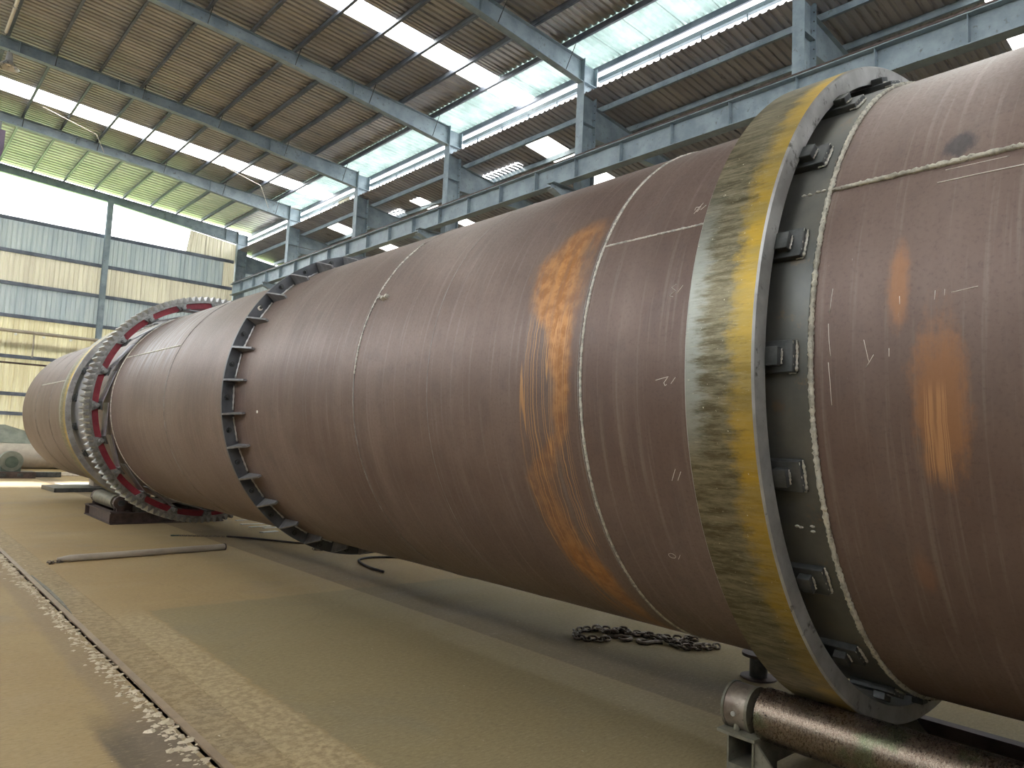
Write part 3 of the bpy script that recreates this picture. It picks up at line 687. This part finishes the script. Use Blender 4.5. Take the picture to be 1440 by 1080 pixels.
bead(13.35, 1.508, .012, 'weld', seed=13, noise=.1)
bead(-1.0, 1.5, .01, 'weld_cream', seed=14); bead(-3.4, 1.5, .01, 'weld_dull', seed=15)
def long_weld(y0, y1, th, r, w, m, seed=1, noise=.35):
    R = random.Random(seed); n = max(8, int(abs(y1-y0)/.009)); mb = MB(); t = rad(th)
    pts = [(-r*cos(t+R.gauss(0, w*.05)), y0+(y1-y0)*i/n, r*sin(t+R.gauss(0, w*.05))) for i in range(n+1)]
    rf = [1+R.uniform(-noise, noise) for _ in pts]
    mb.tube(pts, w, 6, rf=lambda i: rf[i]); return mb.build('seam_weld', M[m], K, KL)
tag(long_weld(-1.0, 1.285, 26.1, 1.503, .011, 'weld_cream', 21, .3), 'thick cream-coloured lengthwise weld on the near course')
long_weld(1.845, 2.455, 25.5, 1.4985, .006, 'weld', 22, .2); long_weld(9.17, 11.6, 25.6, 1.499, .011, 'weld', 23, .1)
long_weld(2.49, 4.69, -150, 1.499, .008, 'weld_dull', 24); long_weld(15.0, 17.7, 17.8, 1.499, .012, 'weld', 25, .1); long_weld(4.72, 6.95, 150, 1.499, .008, 'weld_dull', 26)
# short tack welds on the bare course
for (y, t) in ((1.395, 25.9), (1.37, 25.8), (1.338, 26.0), (1.315, 26.0), (1.41, -25.8), (1.395, -25.9), (1.348, -25.6), (1.35, -26.4)):
    R = random.Random(int(y*1000)); mb = MB(); r = 1.514; pts = []
    for i in range(5): pts.append((-r*cos(rad(t)), y-.009+.0045*i, r*sin(rad(t))+R.gauss(0, .001)))
    mb.tube(pts, .0045, 6, rf=lambda i: (.6, 1, 1.2, 1, .6)[i]); mb.build('tack_weld', M['weld'], K, KL)

def radial(parent, name, mbuild, mats, angs, bevel=0, loc=None, labels=None):
    """one mesh built at angle 0 on the -X side, copied around the axis"""
    out = []; first = None
    for a in angs:
        if first is None:
            first = mbuild.build(name, mats, parent, loc or (0, 0, 0), bevel); o = first
        else: o = dup(first, parent)
        o.rotation_euler = (0, rad(a), 0); out.append(o)
    return out
# rotating about Y by +a carries (-r,0,0) to (-r cos a, 0, r sin a)
def riding_ring(y0, y1, ri, ro, m, n=256, dz=-.015):
    b = .008; mb = MB()
    mb.revolve([(y0, ri), (y0, ro-b), (y0+b, ro), (y1-b, ro), (y1, ro-b), (y1, ri)], n, mi=[1, 1, 0, 1, 1, 1])
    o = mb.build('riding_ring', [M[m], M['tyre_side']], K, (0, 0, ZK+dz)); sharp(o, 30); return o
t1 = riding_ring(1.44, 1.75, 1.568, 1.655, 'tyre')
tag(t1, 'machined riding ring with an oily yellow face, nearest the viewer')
t2 = riding_ring(13.95, 14.45, 1.568, 1.655, 'tyre_far', 160)
tag(t2, 'machined riding ring with an olive-yellow face, at the far end')
def retainers(parent, yf, dirn, angs, dz, full=True):
    mb = MB(); y0 = yf-.097*dirn; y1 = yf+.10*dirn; a, b = sorted((y0, y1))
    mb.box(-1.540, -1.508, a, b, -.062, .062)
    pads = radial(parent, 'retainer_pad', mb, [M['dark_steel']], angs, .004, (0, 0, dz))
    a, b = sorted((yf-.001*dirn, yf-.052*dirn))
    mb = MB(); mb.box(-1.572, -1.538, a, b, -.036, .036)
    radial(parent, 'stop_block', mb, [M['dark_steel']], angs, .003, (0, 0, dz))
    if full:
        R = random.Random(9); mb = MB()
        def line(p, q, w, n):
            p = Vector(p); q = Vector(q); pts = [p.lerp(q, i/n)+Vector((0, R.gauss(0, .0012), R.gauss(0, .0012))) for i in range(n+1)]
            rf = [R.uniform(.55, 1.3) for _ in pts]; mb.tube(pts, w, 6, rf=lambda i: rf[i])
        e = yf-.100*dirn
        line((-1.517, e, -.058), (-1.517, e, .058), .0062, 16); line((-1.533, e+.006, -.058), (-1.537, e+.006, .058), .0028, 14)
        line((-1.545, yf-.055*dirn, -.03), (-1.545, yf-.055*dirn, .03), .0038, 9)
        line((-1.518, e, -.063), (-1.518, e+.03, -.064), .003, 6)
        radial(parent, 'fillet_weld', mb, [M['weld']], angs, 0, (0, 0, dz))
retainers(t1, 1.44, 1, [-.5+17.143*k for k in range(21)], .015)
retainers(t2, 13.95, 1, [4+18*k for k in range(20)], .015, False)
tag(t1.children[0]) if t1.children else None

# flange with gussets, middle of the kiln
mb = MB(); mb.revolve([(6.985, 1.495), (6.985, 1.612), (7.012, 1.612), (7.012, 1.495)], 200)
fr = sharp(mb.build('flange_ring', M['flange'], K, KL), 30); tag(fr, 'upright blue-grey flange ring stiffened by gusset plates')
GA = [-7.35+11.613*k for k in range(31)]
mb = MB(); mb.prism([(-1.495, 6.985, -.009), (-1.612, 6.985, -.009), (-1.612, 6.965, -.009), (-1.535, 6.70, -.009), (-1.495, 6.70, -.009)], (0, 0, .018))
radial(fr, 'gusset_plate', mb, [M['gusset']], GA)
mb = MB(); mb.cyl((-1.563, 6.975, 0), (-1.563, 6.987, 0), .026, 14); mb.cyl((-1.563, 6.952, 0), (-1.563, 6.976, 0), .016, 6, smooth=False)
bs = radial(fr, 'flange_bolt', mb, [M['dark_steel']], [a+5.8 for a in GA])
wp = MB(); wp.cyl((-1.563, 6.968, 0), (-1.563, 6.985, 0), .024, 14); o = wp.build('hole_plug', M['chalk'], fr); o.rotation_euler = (0, rad(-7.35+11.613*3+5.6), 0); tag(o, 'white plug in a flange hole')
mb = MB(); mb.tube([(-1.503, 6.978, -.12+.02*i) for i in range(13)], .008, 6, rf=lambda i: 1+.3*sin(i*2.1))
radial(fr, 'foot_weld', mb, [M['bright_plate']], [a+5.8 for a in GA])
mb = MB(); mb.tube([(-1.612, 6.70+.0, -.0), (-1.612, 6.70, .0)], .001, 3)

# girth gear
mb = MB(); mb.revolve([(11.88, 1.688), (11.88, 1.722), (12.22, 1.722), (12.22, 1.688)], 180)
gg = sharp(mb.build('girth_gear', M['gear'], K, KL), 30); tag(gg, 'large toothed girth gear with a red inner rim')
mb = MB(); mb.revolve([(11.91, 1.60), (11.91, 1.69), (12.19, 1.69), (12.19, 1.60)], 180)
tag(sharp(mb.build('inner_rim', M['red'], gg), 30), 'red painted inner rim')
mb = MB(); g0, g1 = 11.88, 12.22
pr = [(-1.715, -.034), (-1.750, -.025), (-1.792, -.012), (-1.792, .012), (-1.750, .025), (-1.715, .034)]
mb.prism([(x, g0, z) for x, z in pr], (0, g1-g0, 0))
radial(gg, 'tooth', mb, [M['gear']], [3*k for k in range(120)])
LA = [-2.1+18*k for k in range(20)]
mb = MB(); mb.prism([(-1.688, 11.87, -.075), (-1.688, 11.87, .075), (-1.60, 11.87, .032), (-1.60, 11.87, -.032)], (0, .05, 0))
mb.cyl((-1.635, 11.79, 0), (-1.635, 11.91, 0), .033, 14); mb.cyl((-1.635, 11.77, 0), (-1.635, 11.795, 0), .022, 6, smooth=False)
radial(gg, 'lug', mb, [M['lug']], LA)
mb = MB(); mb.box(-1.605, -1.585, 11.72, 12.0, -.06, .06)
radial(gg, 'saddle', mb, [M['dark_steel']], LA)
# spring plates run from each lug to the shell, tangent to it
mb = MB(); r1, r0 = 1.60, 1.506; dl = math.acos(r0/r1)
A = Vector((-r1, 0, 0)); ang = dl
B = Vector((-r0*cos(ang), 0, r0*sin(ang))); d = (B-A); nn = Vector((d.z, 0, -d.x)).normalized()*.007
mb.hexa([A-nn+Vector((0, 11.74, 0)), B-nn+Vector((0, 11.74, 0)), B+nn+Vector((0, 11.74, 0)), A+nn+Vector((0, 11.74, 0))], [A-nn+Vector((0, 12.0, 0)), B-nn+Vector((0, 12.0, 0)), B+nn+Vector((0, 12.0, 0)), A+nn+Vector((0, 12.0, 0))])
radial(gg, 'spring_plate', mb, [M['spring']], LA)

# chalk marks and bright scratches on the shell
def stroke(name, pts, w, m='chalk', label=None):
    mb = MB(); P = []
    for (a, b) in zip(pts[:-1], pts[1:]):
        for i in range(4): P.append((a[0]+(b[0]-a[0])*i/4, a[1]+(b[1]-a[1])*i/4))
    P.append(pts[-1]); r = 1.5005
    mb.tube([(-r*cos(rad(t)), y, r*sin(rad(t))) for y, t in P], w, 4); o = mb.build(name, M[m], K, KL)
    if label: tag(o, label)
W_ = .0013
stroke('chalk_mark', [(1.955, 29.5), (1.953, 30.2), (1.925, 30.0)], W_); stroke('chalk_mark', [(1.951, 28.6), (1.921, 30.9)], W_); stroke('chalk_mark', [(1.939, 28.9), (1.926, 29.7)], W_)
stroke('chalk_mark', [(1.92, 29.2), (1.898, 30.1)], W_)
stroke('chalk_mark', [(1.937, 13.8), (1.961, 13.3), (1.936, 12.6), (1.965, 11.8), (1.946, 11.5)], W_); stroke('chalk_mark', [(1.9, 13.4), (1.927, 12.0)], W_)
stroke('chalk_mark', [(2.008, -2.9), (1.939, -2.4), (1.963, -3.4), (1.957, -3.9), (1.948, -3.7)], W_); stroke('chalk_mark', [(1.902, -2.6), (1.925, -3.6)], W_)
stroke('chalk_mark', [(1.943, -18.1), (1.972, -20.2)], W_); stroke('chalk_mark', [(1.916, -18.5), (1.94, -20.1)], W_)
stroke('chalk_mark', [(2.10+.02*cos(a*.7), -35.8+.55*sin(a*.7)) for a in range(10)], .0009); stroke('chalk_mark', [(2.05, -35.3), (2.07, -36.4)], .0009)
for p_ in ([(1.015, -.2), (1.015, -1.3)], [(1.066, -.9), (1.093, -2.6)], [(.984, 6.7), (.982, 5.6)], [(.872, 6.9), (.873, 5.7)], [(.843, 6.9), (.843, 6.1)], [(1.229, 3.9), (1.225, 1.6), (1.219, -.7)], [(1.227, -1.6), (1.222, -4.2), (1.219, -7.6)],
           [(1.22, 9), (1.226, 5.5)], [(1.10, 1.2), (1.083, -1.8)]):
    stroke('scratch', p_, .0011)
stroke('scratch', [(.899, 23.0), (.764, 23.0), (.50, 22.8)], .0022); stroke('scratch', [(.879, 25.0), (.687, 24.9)], .0013); stroke('scratch', [(.824, 6.4), (.747, 6.8)], .0012)
mb = MB(); mb.cyl((-1.497*cos(rad(-7)), 6.42, 1.497*sin(rad(-7))), (-1.506*cos(rad(-7)), 6.42, 1.506*sin(rad(-7))), .013, 10); tag(mb.build('weld_spot', M['chalk'], K, KL), 'small white spot')
mb = MB()
for i, (y, t) in enumerate(((4.63, 25.6), (4.59, 25.2), (4.55, 25.6))):
    mb.cyl((-1.49*cos(rad(t)), y, 1.49*sin(rad(t))), (-1.525*cos(rad(t)), y, 1.525*sin(rad(t))), .022, 8, .014)
tag(mb.build('weld_nub', M['weld'], K, KL), 'pale nub of weld metal')

# ------------------------------------------------------------------ roller stands
def cross(y0, y1, x0, x1, z0, z1, t=.009):
    """open square tube running along x"""
    mb = MB(); a = [(y0, z0), (y1, z0), (y1, z1), (y0, z1)]; b = [(y0+t, z0+t), (y1-t, z0+t), (y1-t, z1-t), (y0+t, z1-t)]
    vs = [(x, y, z) for x in (x0, x1) for y, z in a+b]; fs = []
    for i in range(4):
        j = (i+1) % 4
        fs += [(i, j, 8+j, 8+i), (4+i, 12+i, 12+j, 4+j), (i, 4+i, 4+j, j), (8+i, 8+j, 12+j, 12+i)]
    mb.add(vs, fs); return mb
RR = .122; a_ = rad(25.4)
RX, RZ = X0-(1.655+RR)*sin(a_), ZK-.015-(1.655+RR)*cos(a_)
def bearing(parent, x, y, z, w=.11, m='olive_steel', zb=.25):
    mb = MB(); mb.cyl((x, y-w/2, z), (x, y+w/2, z), .108, 28); o = mb.build('bearing_housing', M['rust_dark'] if m == 'rust_dark' else M['roller_h'], parent, bevel=.006)
    mb = MB(); mb.cyl((x, y-w/2-.014, z), (x, y-w/2, z), .112, 28); mb.cyl((x, y+w/2, z), (x, y+w/2+.014, z), .112, 28)
    mb.build('cover_ring', M[m], parent)
    mb = MB(); mb.box(x-.055, x+.055, y-w/2, y+w/2, zb, z-.09); mb.cyl((x-.075, y, zb), (x-.075, y, zb+.05), .016, 6); mb.cyl((x+.075, y, zb), (x+.075, y, zb+.05), .016, 6)
    mb.build('bearing_foot', M[m], parent)
    mb = MB(); mb.cyl((x-.115, y, z-.01), (x-.10, y, z-.01), .012, 8); mb.build('grease_nipple', M['bright_plate'], parent)
M['roller_h'] = simple('worn_housing', (.15, .115, .09), (.30, .26, .21), 9, .42, .5, .3, (.09, .07, .05))
ns = tag(empty('roller_stand', (0, 0, 0)), 'steel stand with long worn rollers carrying the near end of the kiln', 'roller stand')
for s in (1, -1):
    rx = X0-s*(X0-RX)
    mb = MB(); mb.revolve([(-.95, 0.0001), (-.95, RR-.006), (-.944, RR), (1.862, RR), (1.868, RR-.006), (1.868, .0001)], 64, closed=False)
    sharp(mb.build('roller', M['roller'], ns, (rx, 0, RZ)), 30)
    mb = MB(); mb.cyl((rx, -1.25, RZ), (rx, 2.03, RZ), .055, 20); mb.build('shaft', M['dark_steel'], ns)
    for y in (1.975, -1.06): bearing(ns, rx, y, RZ)
for y in (1.935, -1.09):
    cross(y-.07, y+.07, RX-.11, 2*X0-RX+.11, .095, .235).build('cross_tube', M['olive_steel'], ns)
    for s in (1, -1):
        rx = X0-s*(X0-RX)
        mb = MB(); mb.box(rx-.13, rx+.13, y-.085, y+.115, .235, .250); mb.build('top_plate', M['olive_steel'], ns)
        mb = MB(); mb.prism([(rx-.10, y-.07, .235), (rx-.10, y-.07, .0), (rx-.10, y-.30, .0)], (.012, 0, 0)); mb.build('brace_plate', M['olive_steel'], ns)
        mb = MB(); mb.box(rx-.11, rx+.11, y-.07, y+.07, 0, .095); mb.build('foot_block', M['olive_steel'], ns)
for x in (RX-.02, 2*X0-RX-.04):
    mb = MB(); mb.box(x-.03, x+.05, -1.02, 1.865, .0, .075); mb.build('side_rail', M['rust_dark'], ns)

fs = tag(empty('roller_stand', (0, 0, 0)), 'low dark rusty roller stand under the far riding ring and girth gear', 'roller stand')
for s in (1, -1):
    rx = X0-s*(X0-RX)
    mb = MB(); mb.revolve([(13.80, .0001), (13.80, RR), (15.1, RR), (15.1, .0001)], 48, closed=False); sharp(mb.build('roller', M['olive_steel'], fs, (rx, 0, RZ)), 30)
    mb = MB(); mb.cyl((rx, 13.55, RZ), (rx, 15.35, RZ), .05, 16); mb.build('shaft', M['dark_steel'], fs)
    for y in (13.68, 15.22): bearing(fs, rx, y, RZ, .1, 'rust_dark', .2)
x0, x1 = RX-.17, 2*X0-RX+.17
def chan(x0_, x1_, y0, y1):
    mb = MB(); mb.box(x0_, x1_, y0, y1, 0, .015); mb.box(x0_, x1_, y0, y1, .17, .19)
    if x1_-x0_ > y1-y0: mb.box(x0_, x1_, (y0+y1)/2-.006, (y0+y1)/2+.006, .015, .17)
    else: mb.box((x0_+x1_)/2-.006, (x0_+x1_)/2+.006, y0, y1, .015, .17)
    mb.build('base_beam', M['rust_dark'], fs)
chan(x0, x1, 13.5, 13.62); chan(x0, x1, 15.28, 15.4); chan(x0, x0+.12, 13.62, 15.28); chan(x1-.12, x1, 13.62, 15.28)
for s in (1, -1):
    rx = X0-s*(X0-RX)
    for y in (13.68, 15.22):
        mb = MB(); mb.box(rx-.16, rx+.16, y-.10, y+.10, .19, .205); mb.build('bearing_plate', M['rust_dark'], fs)
    mb = MB(); mb.box(rx+.15*s, rx+.16*s, 13.7, 15.2, .19, .42) if s < 0 else mb.box(rx+.22, rx+.5, 13.55, 13.75, .19, .36)
    mb.build('side_plate', M['dark_steel'], fs)

# ------------------------------------------------------------------ things on the floor
def ellipse_link(L=.06, w=.038, r=.0065, n=14):
    mb = MB(); pts = []
    for i in range(n):
        t = 2*pi*i/n; x = cos(t); pts.append(((L/2-w/2)*(1 if x > 0.01 else -1 if x < -.01 else 0)+x*w/2, sin(t)*w/2, 0))
    mb.tube(pts, r, 6, closed=True); return mb
def chain(name, path, label, L=.06, w=.036, r=.0065, group=None, m='chain', cat='chain', hz=0):
    """path: floor points; each link its own part"""
    P = [Vector(p) for p in path]; seg = []; 
    root = tag(empty(name, P[0]), label, cat, group)
    step = (L-2*r)*.95; pts = [P[0]]; acc = P[0].copy(); i = 1
    while i < len(P):
        d = (P[i]-acc).length
        if d >= step: acc = acc+(P[i]-acc).normalized()*step; pts.append(acc.copy())
        else: i += 1
    first = None; R = random.Random(len(pts))
    for k, (a, b) in enumerate(zip(pts[:-1], pts[1:])):
        c = (a+b)/2; d = b-a; az = math.atan2(d.y, d.x)
        if first is None: first = ellipse_link(L, w, r).build('link', M[m], root); o = first
        else: o = dup(first, root)
        tilt = (.35 if k % 2 else -.95)+R.uniform(-.15, .15)
        o.location = c-P[0]+Vector((0, 0, r+abs(sin(tilt))*w*.5)); o.rotation_euler = (tilt, -math.atan2(d.z, (d.x**2+d.y**2)**.5), az)
    return root
def hook(root, loc, az, s=1.0, m='chain'):
    mb = MB(); pts = [(-.09*s, 0, 0), (-.045*s, 0, 0)]
    for i in range(11):
        t = rad(110-i*27); pts.append((.03*s*cos(t)*1.1+.012*s, .034*s*sin(t), 0))
    mb.tube(pts, .011*s, 8, rf=lambda i: 1.1 if i < 8 else max(.45, 1.1-(i-7)*.12))
    o = mb.build('hook', M[m], root); o.location = Vector(loc)-root.location; o.rotation_euler = (0, 0, az); o.location.z = .014; return o
cp = chain('lifting_chain', [(5.36, 3.40, 0), (5.20, 3.44, 0), (5.06, 3.56, 0), (5.10, 3.68, 0.0), (5.22, 3.66, 0), (5.34, 3.70, 0), (5.38, 3.62, 0), (5.20, 3.80, 0), (5.08, 3.90, 0.0), (5.10, 4.05, .0), (5.02, 4.18, 0), (4.94, 4.34, 0),
     (4.80, 4.38, 0), (4.66, 4.36, 0), (4.58, 4.26, 0), (4.60, 4.14, 0), (4.70, 4.06, 0), (4.82, 4.06, 0)], 'heap of dark steel lifting chain with hooks on the floor under the kiln', .066, .044, .0092)
chain_b = [(4.96, 4.34, .02), (4.88, 4.26, .02), (4.84, 4.14, .02), (4.92, 4.10, .03), (5.00, 4.18, .03), (5.04, 4.10, .03), (4.98, 4.02, .025), (5.04, 3.94, .02), (5.12, 3.92, .02), (5.14, 3.80, .02), (5.10, 3.72, .02), (5.16, 3.62, .01), (5.22, 3.52, .0), (5.30, 3.46, .0)]
def extra_links(root, path, L=.06, w=.036, r=.0065):
    src = [c for c in root.children if c.name.startswith('link')][0]; P = [Vector(p) for p in path]; acc = P[0].copy(); pts = [acc.copy()]; i = 1
    while i < len(P):
        if (P[i]-acc).length >= L*.7: acc = acc+(P[i]-acc).normalized()*L*.7; pts.append(acc.copy())
        else: i += 1
    R = random.Random(3)
    for a, b in zip(pts[:-1], pts[1:]):
        o = dup(src, root); o.location = (a+b)/2-root.location+Vector((0, 0, .02)); d = b-a; o.rotation_euler = (R.uniform(-.9, .9), 0, math.atan2(d.y, d.x))
extra_links(cp, chain_b)
hook(cp, (4.90, 4.02, 0), rad(-70), 1.5); hook(cp, (4.98, 3.84, 0), rad(140), 1.5)
tag(chain('lifting_chain', [(4.88, 9.62, 0), (4.98, 9.50, 0), (5.02, 9.58, 0), (5.10, 9.46, 0), (5.04, 9.36, 0), (5.16, 9.38, 0), (5.22, 9.28, 0), (5.1, 9.2, 0)], 'little heap of chain on the floor beside the gusseted flange', .05, .032, .006))
pl = tag(empty('steel_pole', (1.95, 9.92, 0)), 'long pale steel pole lying on the open floor', 'pole')
mb = MB(); mb.cyl((0, 0, .04), (1.88, .22, .04), .040, 18); mb.build('tube', M['pipe_tan'], pl)
mb = MB(); mb.cyl((-.13, -.015, .04), (0, 0, .04), .018, 14, .040); mb.build('tapered_tip', M['pipe_tan'], pl)
mb = MB(); mb.cyl((1.88, .22, .04), (1.895, .222, .04), .045, 18); mb.build('end_ring', M['rust_dark'], pl)
chain('lifting_chain', [(1.73, 9.80, 0), (1.78, 9.86, 0), (1.72, 9.90, 0), (1.80, 9.92, 0), (1.87, 9.88, 0), (1.90, 9.96, 0), (1.96, 10.0, 0)], 'short rusty chain at the left tip of the pole on the floor', .045, .028, .0055)
c3 = chain('lifting_chain', [(3.72, 11.72, 0), (3.90, 11.62, 0), (4.15, 11.48, 0), (4.3, 11.36, 0)], 'thin chain with a small green hook on the floor behind the pole', .04, .024, .004)
hook(c3, (3.66, 11.74, 0), rad(150), .8, 'green_paint')
def hose(name, pts, r, label, m='rope', z=None):
    P = [Vector((p[0], p[1], p[2] if len(p) > 2 else r)) for p in pts]; Q = []
    n = len(P)
    for i in range(n-1):
        p0, p1, p2, p3 = P[max(i-1, 0)], P[i], P[i+1], P[min(i+2, n-1)]
        for k in range(8):
            t = k/8; Q.append(.5*((2*p1)+(-p0+p2)*t+(2*p0-5*p1+4*p2-p3)*t*t+(-p0+3*p1-3*p2+p3)*t**3))
    Q.append(P[-1]); o0 = Q[0].copy(); o0.z = 0
    mb = MB(); mb.tube([q-o0 for q in Q], r, 8); o = mb.build(name, M[m]); o.location = o0; return tag(o, label, 'hose')
hose('air_hose', [(4.32, 11.36), (4.6, 10.95), (4.85, 10.5), (5.0, 10.25), (5.2, 10.15)], .014, 'black air hose running under the kiln from the thin chain')
hose('air_hose', [(4.80, 7.62), (4.82, 8.0), (4.93, 8.42), (5.08, 8.60), (5.3, 8.62), (5.6, 8.45), (6.0, 8.05), (6.3, 7.6)], .015, 'dark red-brown hose end curling out from under the kiln')
R = random.Random(4)
for i, (x, y, a, L, w) in enumerate(((5.42, 13.5, .12, .34, .06), (5.35, 12.85, -.1, .52, .05), (5.30, 12.45, .05, .45, .055), (5.52, 12.25, .1, .60, .05), (5.15, 11.72, .2, .35, .09))):
    ca, sa = cos(a), sin(a); mb = MB()
    q = [(-L/2, -w/2), (L/2*.9, -w/2), (L/2, w/3), (-L/2*.92, w/2)]
    q = [(u*ca*.9+v*sa, u*sa-v*ca) for u, v in q]
    mb.prism([(u, v, 0.0) for u, v in q], (0, 0, .012)); o = mb.build('steel_offcut', M['bright_plate']); o.location = (x, y, 0)
    tag(o, ['topmost bright steel offcut in the row beyond the gusseted flange', 'second bright steel offcut in the row beyond the flange', 'third bright steel offcut in the row beyond the flange', 'longest bright steel offcut, partly behind the flange', 'broad bright steel offcut nearest the viewer in the row'][i], 'steel offcut', 'cut steel strips on the floor')
# black spool by the near ring
s = tag(empty('pipe_spool', (4.93, 2.80, 0)), 'short black flanged pipe spool standing on the floor beside the near ring', 'pipe spool')
mb = MB(); mb.cyl((0, 0, 0), (0, 0, .012), .125, 40); mb.build('base_flange', M['rust_dark'], s, bevel=.002)
mb = MB(); mb.cyl((0, 0, .012), (0, 0, .155), .062, 32); mb.build('neck', M['dark_steel'], s)
mb = MB(); mb.cyl((0, 0, .155), (0, 0, .175), .115, 40); mb.build('top_flange', M['rust_dark'], s, bevel=.002)

# ------------------------------------------------------------------ clutter by the gable wall
def slab(name, x, y, L, w, t, az, z, m, label, cat, group=None, tilt=0):
    mb = MB(); mb.box(-L/2, L/2, -w/2, w/2, 0, t); o = mb.build(name, M[m], bevel=.01); o.location = (x, y, z); o.rotation_euler = (0, tilt, az); return tag(o, label, cat, group)
slab('steel_plate', 4.6, 21.3, 2.1, 1.3, .10, .05, 0, 'dark_steel', 'dark steel plate lowest in the pile behind the far roller stand', 'steel plate', 'plates behind the far stand')
slab('timber_bearer', 5.0, 21.5, .9, .5, .17, 0, .10, 'pale', 'pale timber block between the dark plates', 'timber')
slab('steel_plate', 4.75, 21.4, 1.9, 1.0, .07, .03, .43, 'dark_steel', 'dark steel plate leaning on top of the pale timber block', 'steel plate', 'plates behind the far stand', .12)
slab('steel_plate', 4.9, 23.1, 1.6, .8, .05, .1, 0, 'bright_plate', 'bright flat steel plate on the floor behind the pile', 'steel plate')
slab('timber_plank', 5.3, 27.6, 1.6, .2, .06, -.04, 0, 'pale', 'pale timber plank on the floor before the big pipes', 'timber plank', 'planks near the gable wall')
slab('timber_plank', 5.7, 28.8, 2.6, .25, .06, .02, 0, 'pale', 'pale timber plank farther back under the kiln end', 'timber plank', 'planks near the gable wall')
g = tag(empty('gearbox', (3.42, 26.6, 0)), 'round grey gearbox on the dark skid, the one seen whole', 'gearbox')
mb = MB(); mb.cyl((0, -.22, .50), (0, .22, .50), .30, 32); mb.build('casing', M['tarp'], g, bevel=.03)
mb = MB(); mb.cyl((0, -.27, .47), (0, -.22, .47), .17, 24); mb.build('end_cover', M['green_paint'], g, bevel=.01)
mb = MB(); mb.box(-.25, .25, -.2, .2, .19, .35); mb.build('foot', M['green_paint'], g)
sk = tag(empty('steel_skid', (3.42, 26.6, 0)), 'long dark steel skid carrying the two round gearboxes at the left edge', 'skid')
mb = MB(); mb.box(-1.3, .62, -.4, .4, .0, .19); mb.build('deck', M['rust_dark'], sk)
for dx in (-.2, .22):
    mb = MB(); mb.box(dx-.07, dx+.07, -.415, -.40, .05, .15); mb.build('slot', M['dark_steel'], sk)
g = tag(empty('gearbox', (2.66, 26.75, .20)), 'second round gearbox cut by the left edge of the picture', 'gearbox')
mb = MB(); mb.cyl((0, -.2, .33), (0, .2, .33), .30, 32); mb.build('casing', M['green_paint'], g, bevel=.03)
mb = MB(); mb.box(-.22, .22, -.18, .18, 0, .15); mb.build('foot', M['green_paint'], g)
slab('steel_channel', 4.45, 27.0, .75, .3, .16, 0, 0, 'dark_steel', 'short black steel channel right of the round gearbox', 'steel channel')
def bigpipe(x0, y, z, L, r, label, m, az=0, grp='large pipes by the gable wall'):
    mb = MB(); mb.cyl((0, 0, 0), (L, 0, 0), r, 40, cap=False); mb.cyl((L, 0, 0), (0, 0, 0), r-.02, 40, cap=False)
    o = mb.build('large_pipe', M[m]); o.location = (x0, y, z); o.rotation_euler = (0, 0, az); return tag(o, label, 'pipe', grp)
bigpipe(.5, 32.2, .46, 5.2, .46, 'large grey steel pipe lying in front in the row by the gable wall', 'pipe_tan')
bigpipe(4.8, 33.6, .40, 3.2, .40, 'large brown steel pipe mostly behind the far end of the kiln', 'rust_dark')
mb = MB()
P = [(-2.2, 0), (-1.6, .55), (-.9, .78), (.1, .74), (1.1, .45), (2.0, 0)]; n = len(P)
for s in (0, 1, 2, 3):
    pass
vs = []; rows = [(-.7, .15), (-.35, .8), (0, 1), (.4, .8), (.75, .1)]
for (yy, k) in rows:
    for i, (x, z) in enumerate(P): vs.append((x, yy, z*k+(.06*sin(i*2.3+yy*5) if 0 < i < n-1 else 0)*k))
mb.add(vs, [(r*n+i, r*n+i+1, (r+1)*n+i+1, (r+1)*n+i) for r in range(4) for i in range(n-1)], 0, True)
o = mb.build('tarpaulin', M['tarp']); o.location = (3.9, 33.4, .82); tag(o, 'grey-green tarpaulin heaped over the pipes by the gable wall', 'tarpaulin')
mb = MB(); mb.prism([(-.7, 0, 0), (.5, 0, 0), (.35, 0, .62), (-.05, 0, .82)], (0, .5, 0)); o = mb.build('green_chute', M['green_paint'], bevel=.02); o.location = (5.25, 34.6, .9); tag(o, 'dark green sheet-metal hopper showing over the tarpaulin', 'hopper')
mb = MB(); mb.box(-.5, .9, -.3, .5, 0, .9); o = mb.build('timber_crate', M['pale'], bevel=.02); o.location = (5.25, 34.65, 0); tag(o, 'timber crate under the green hopper', 'crate')
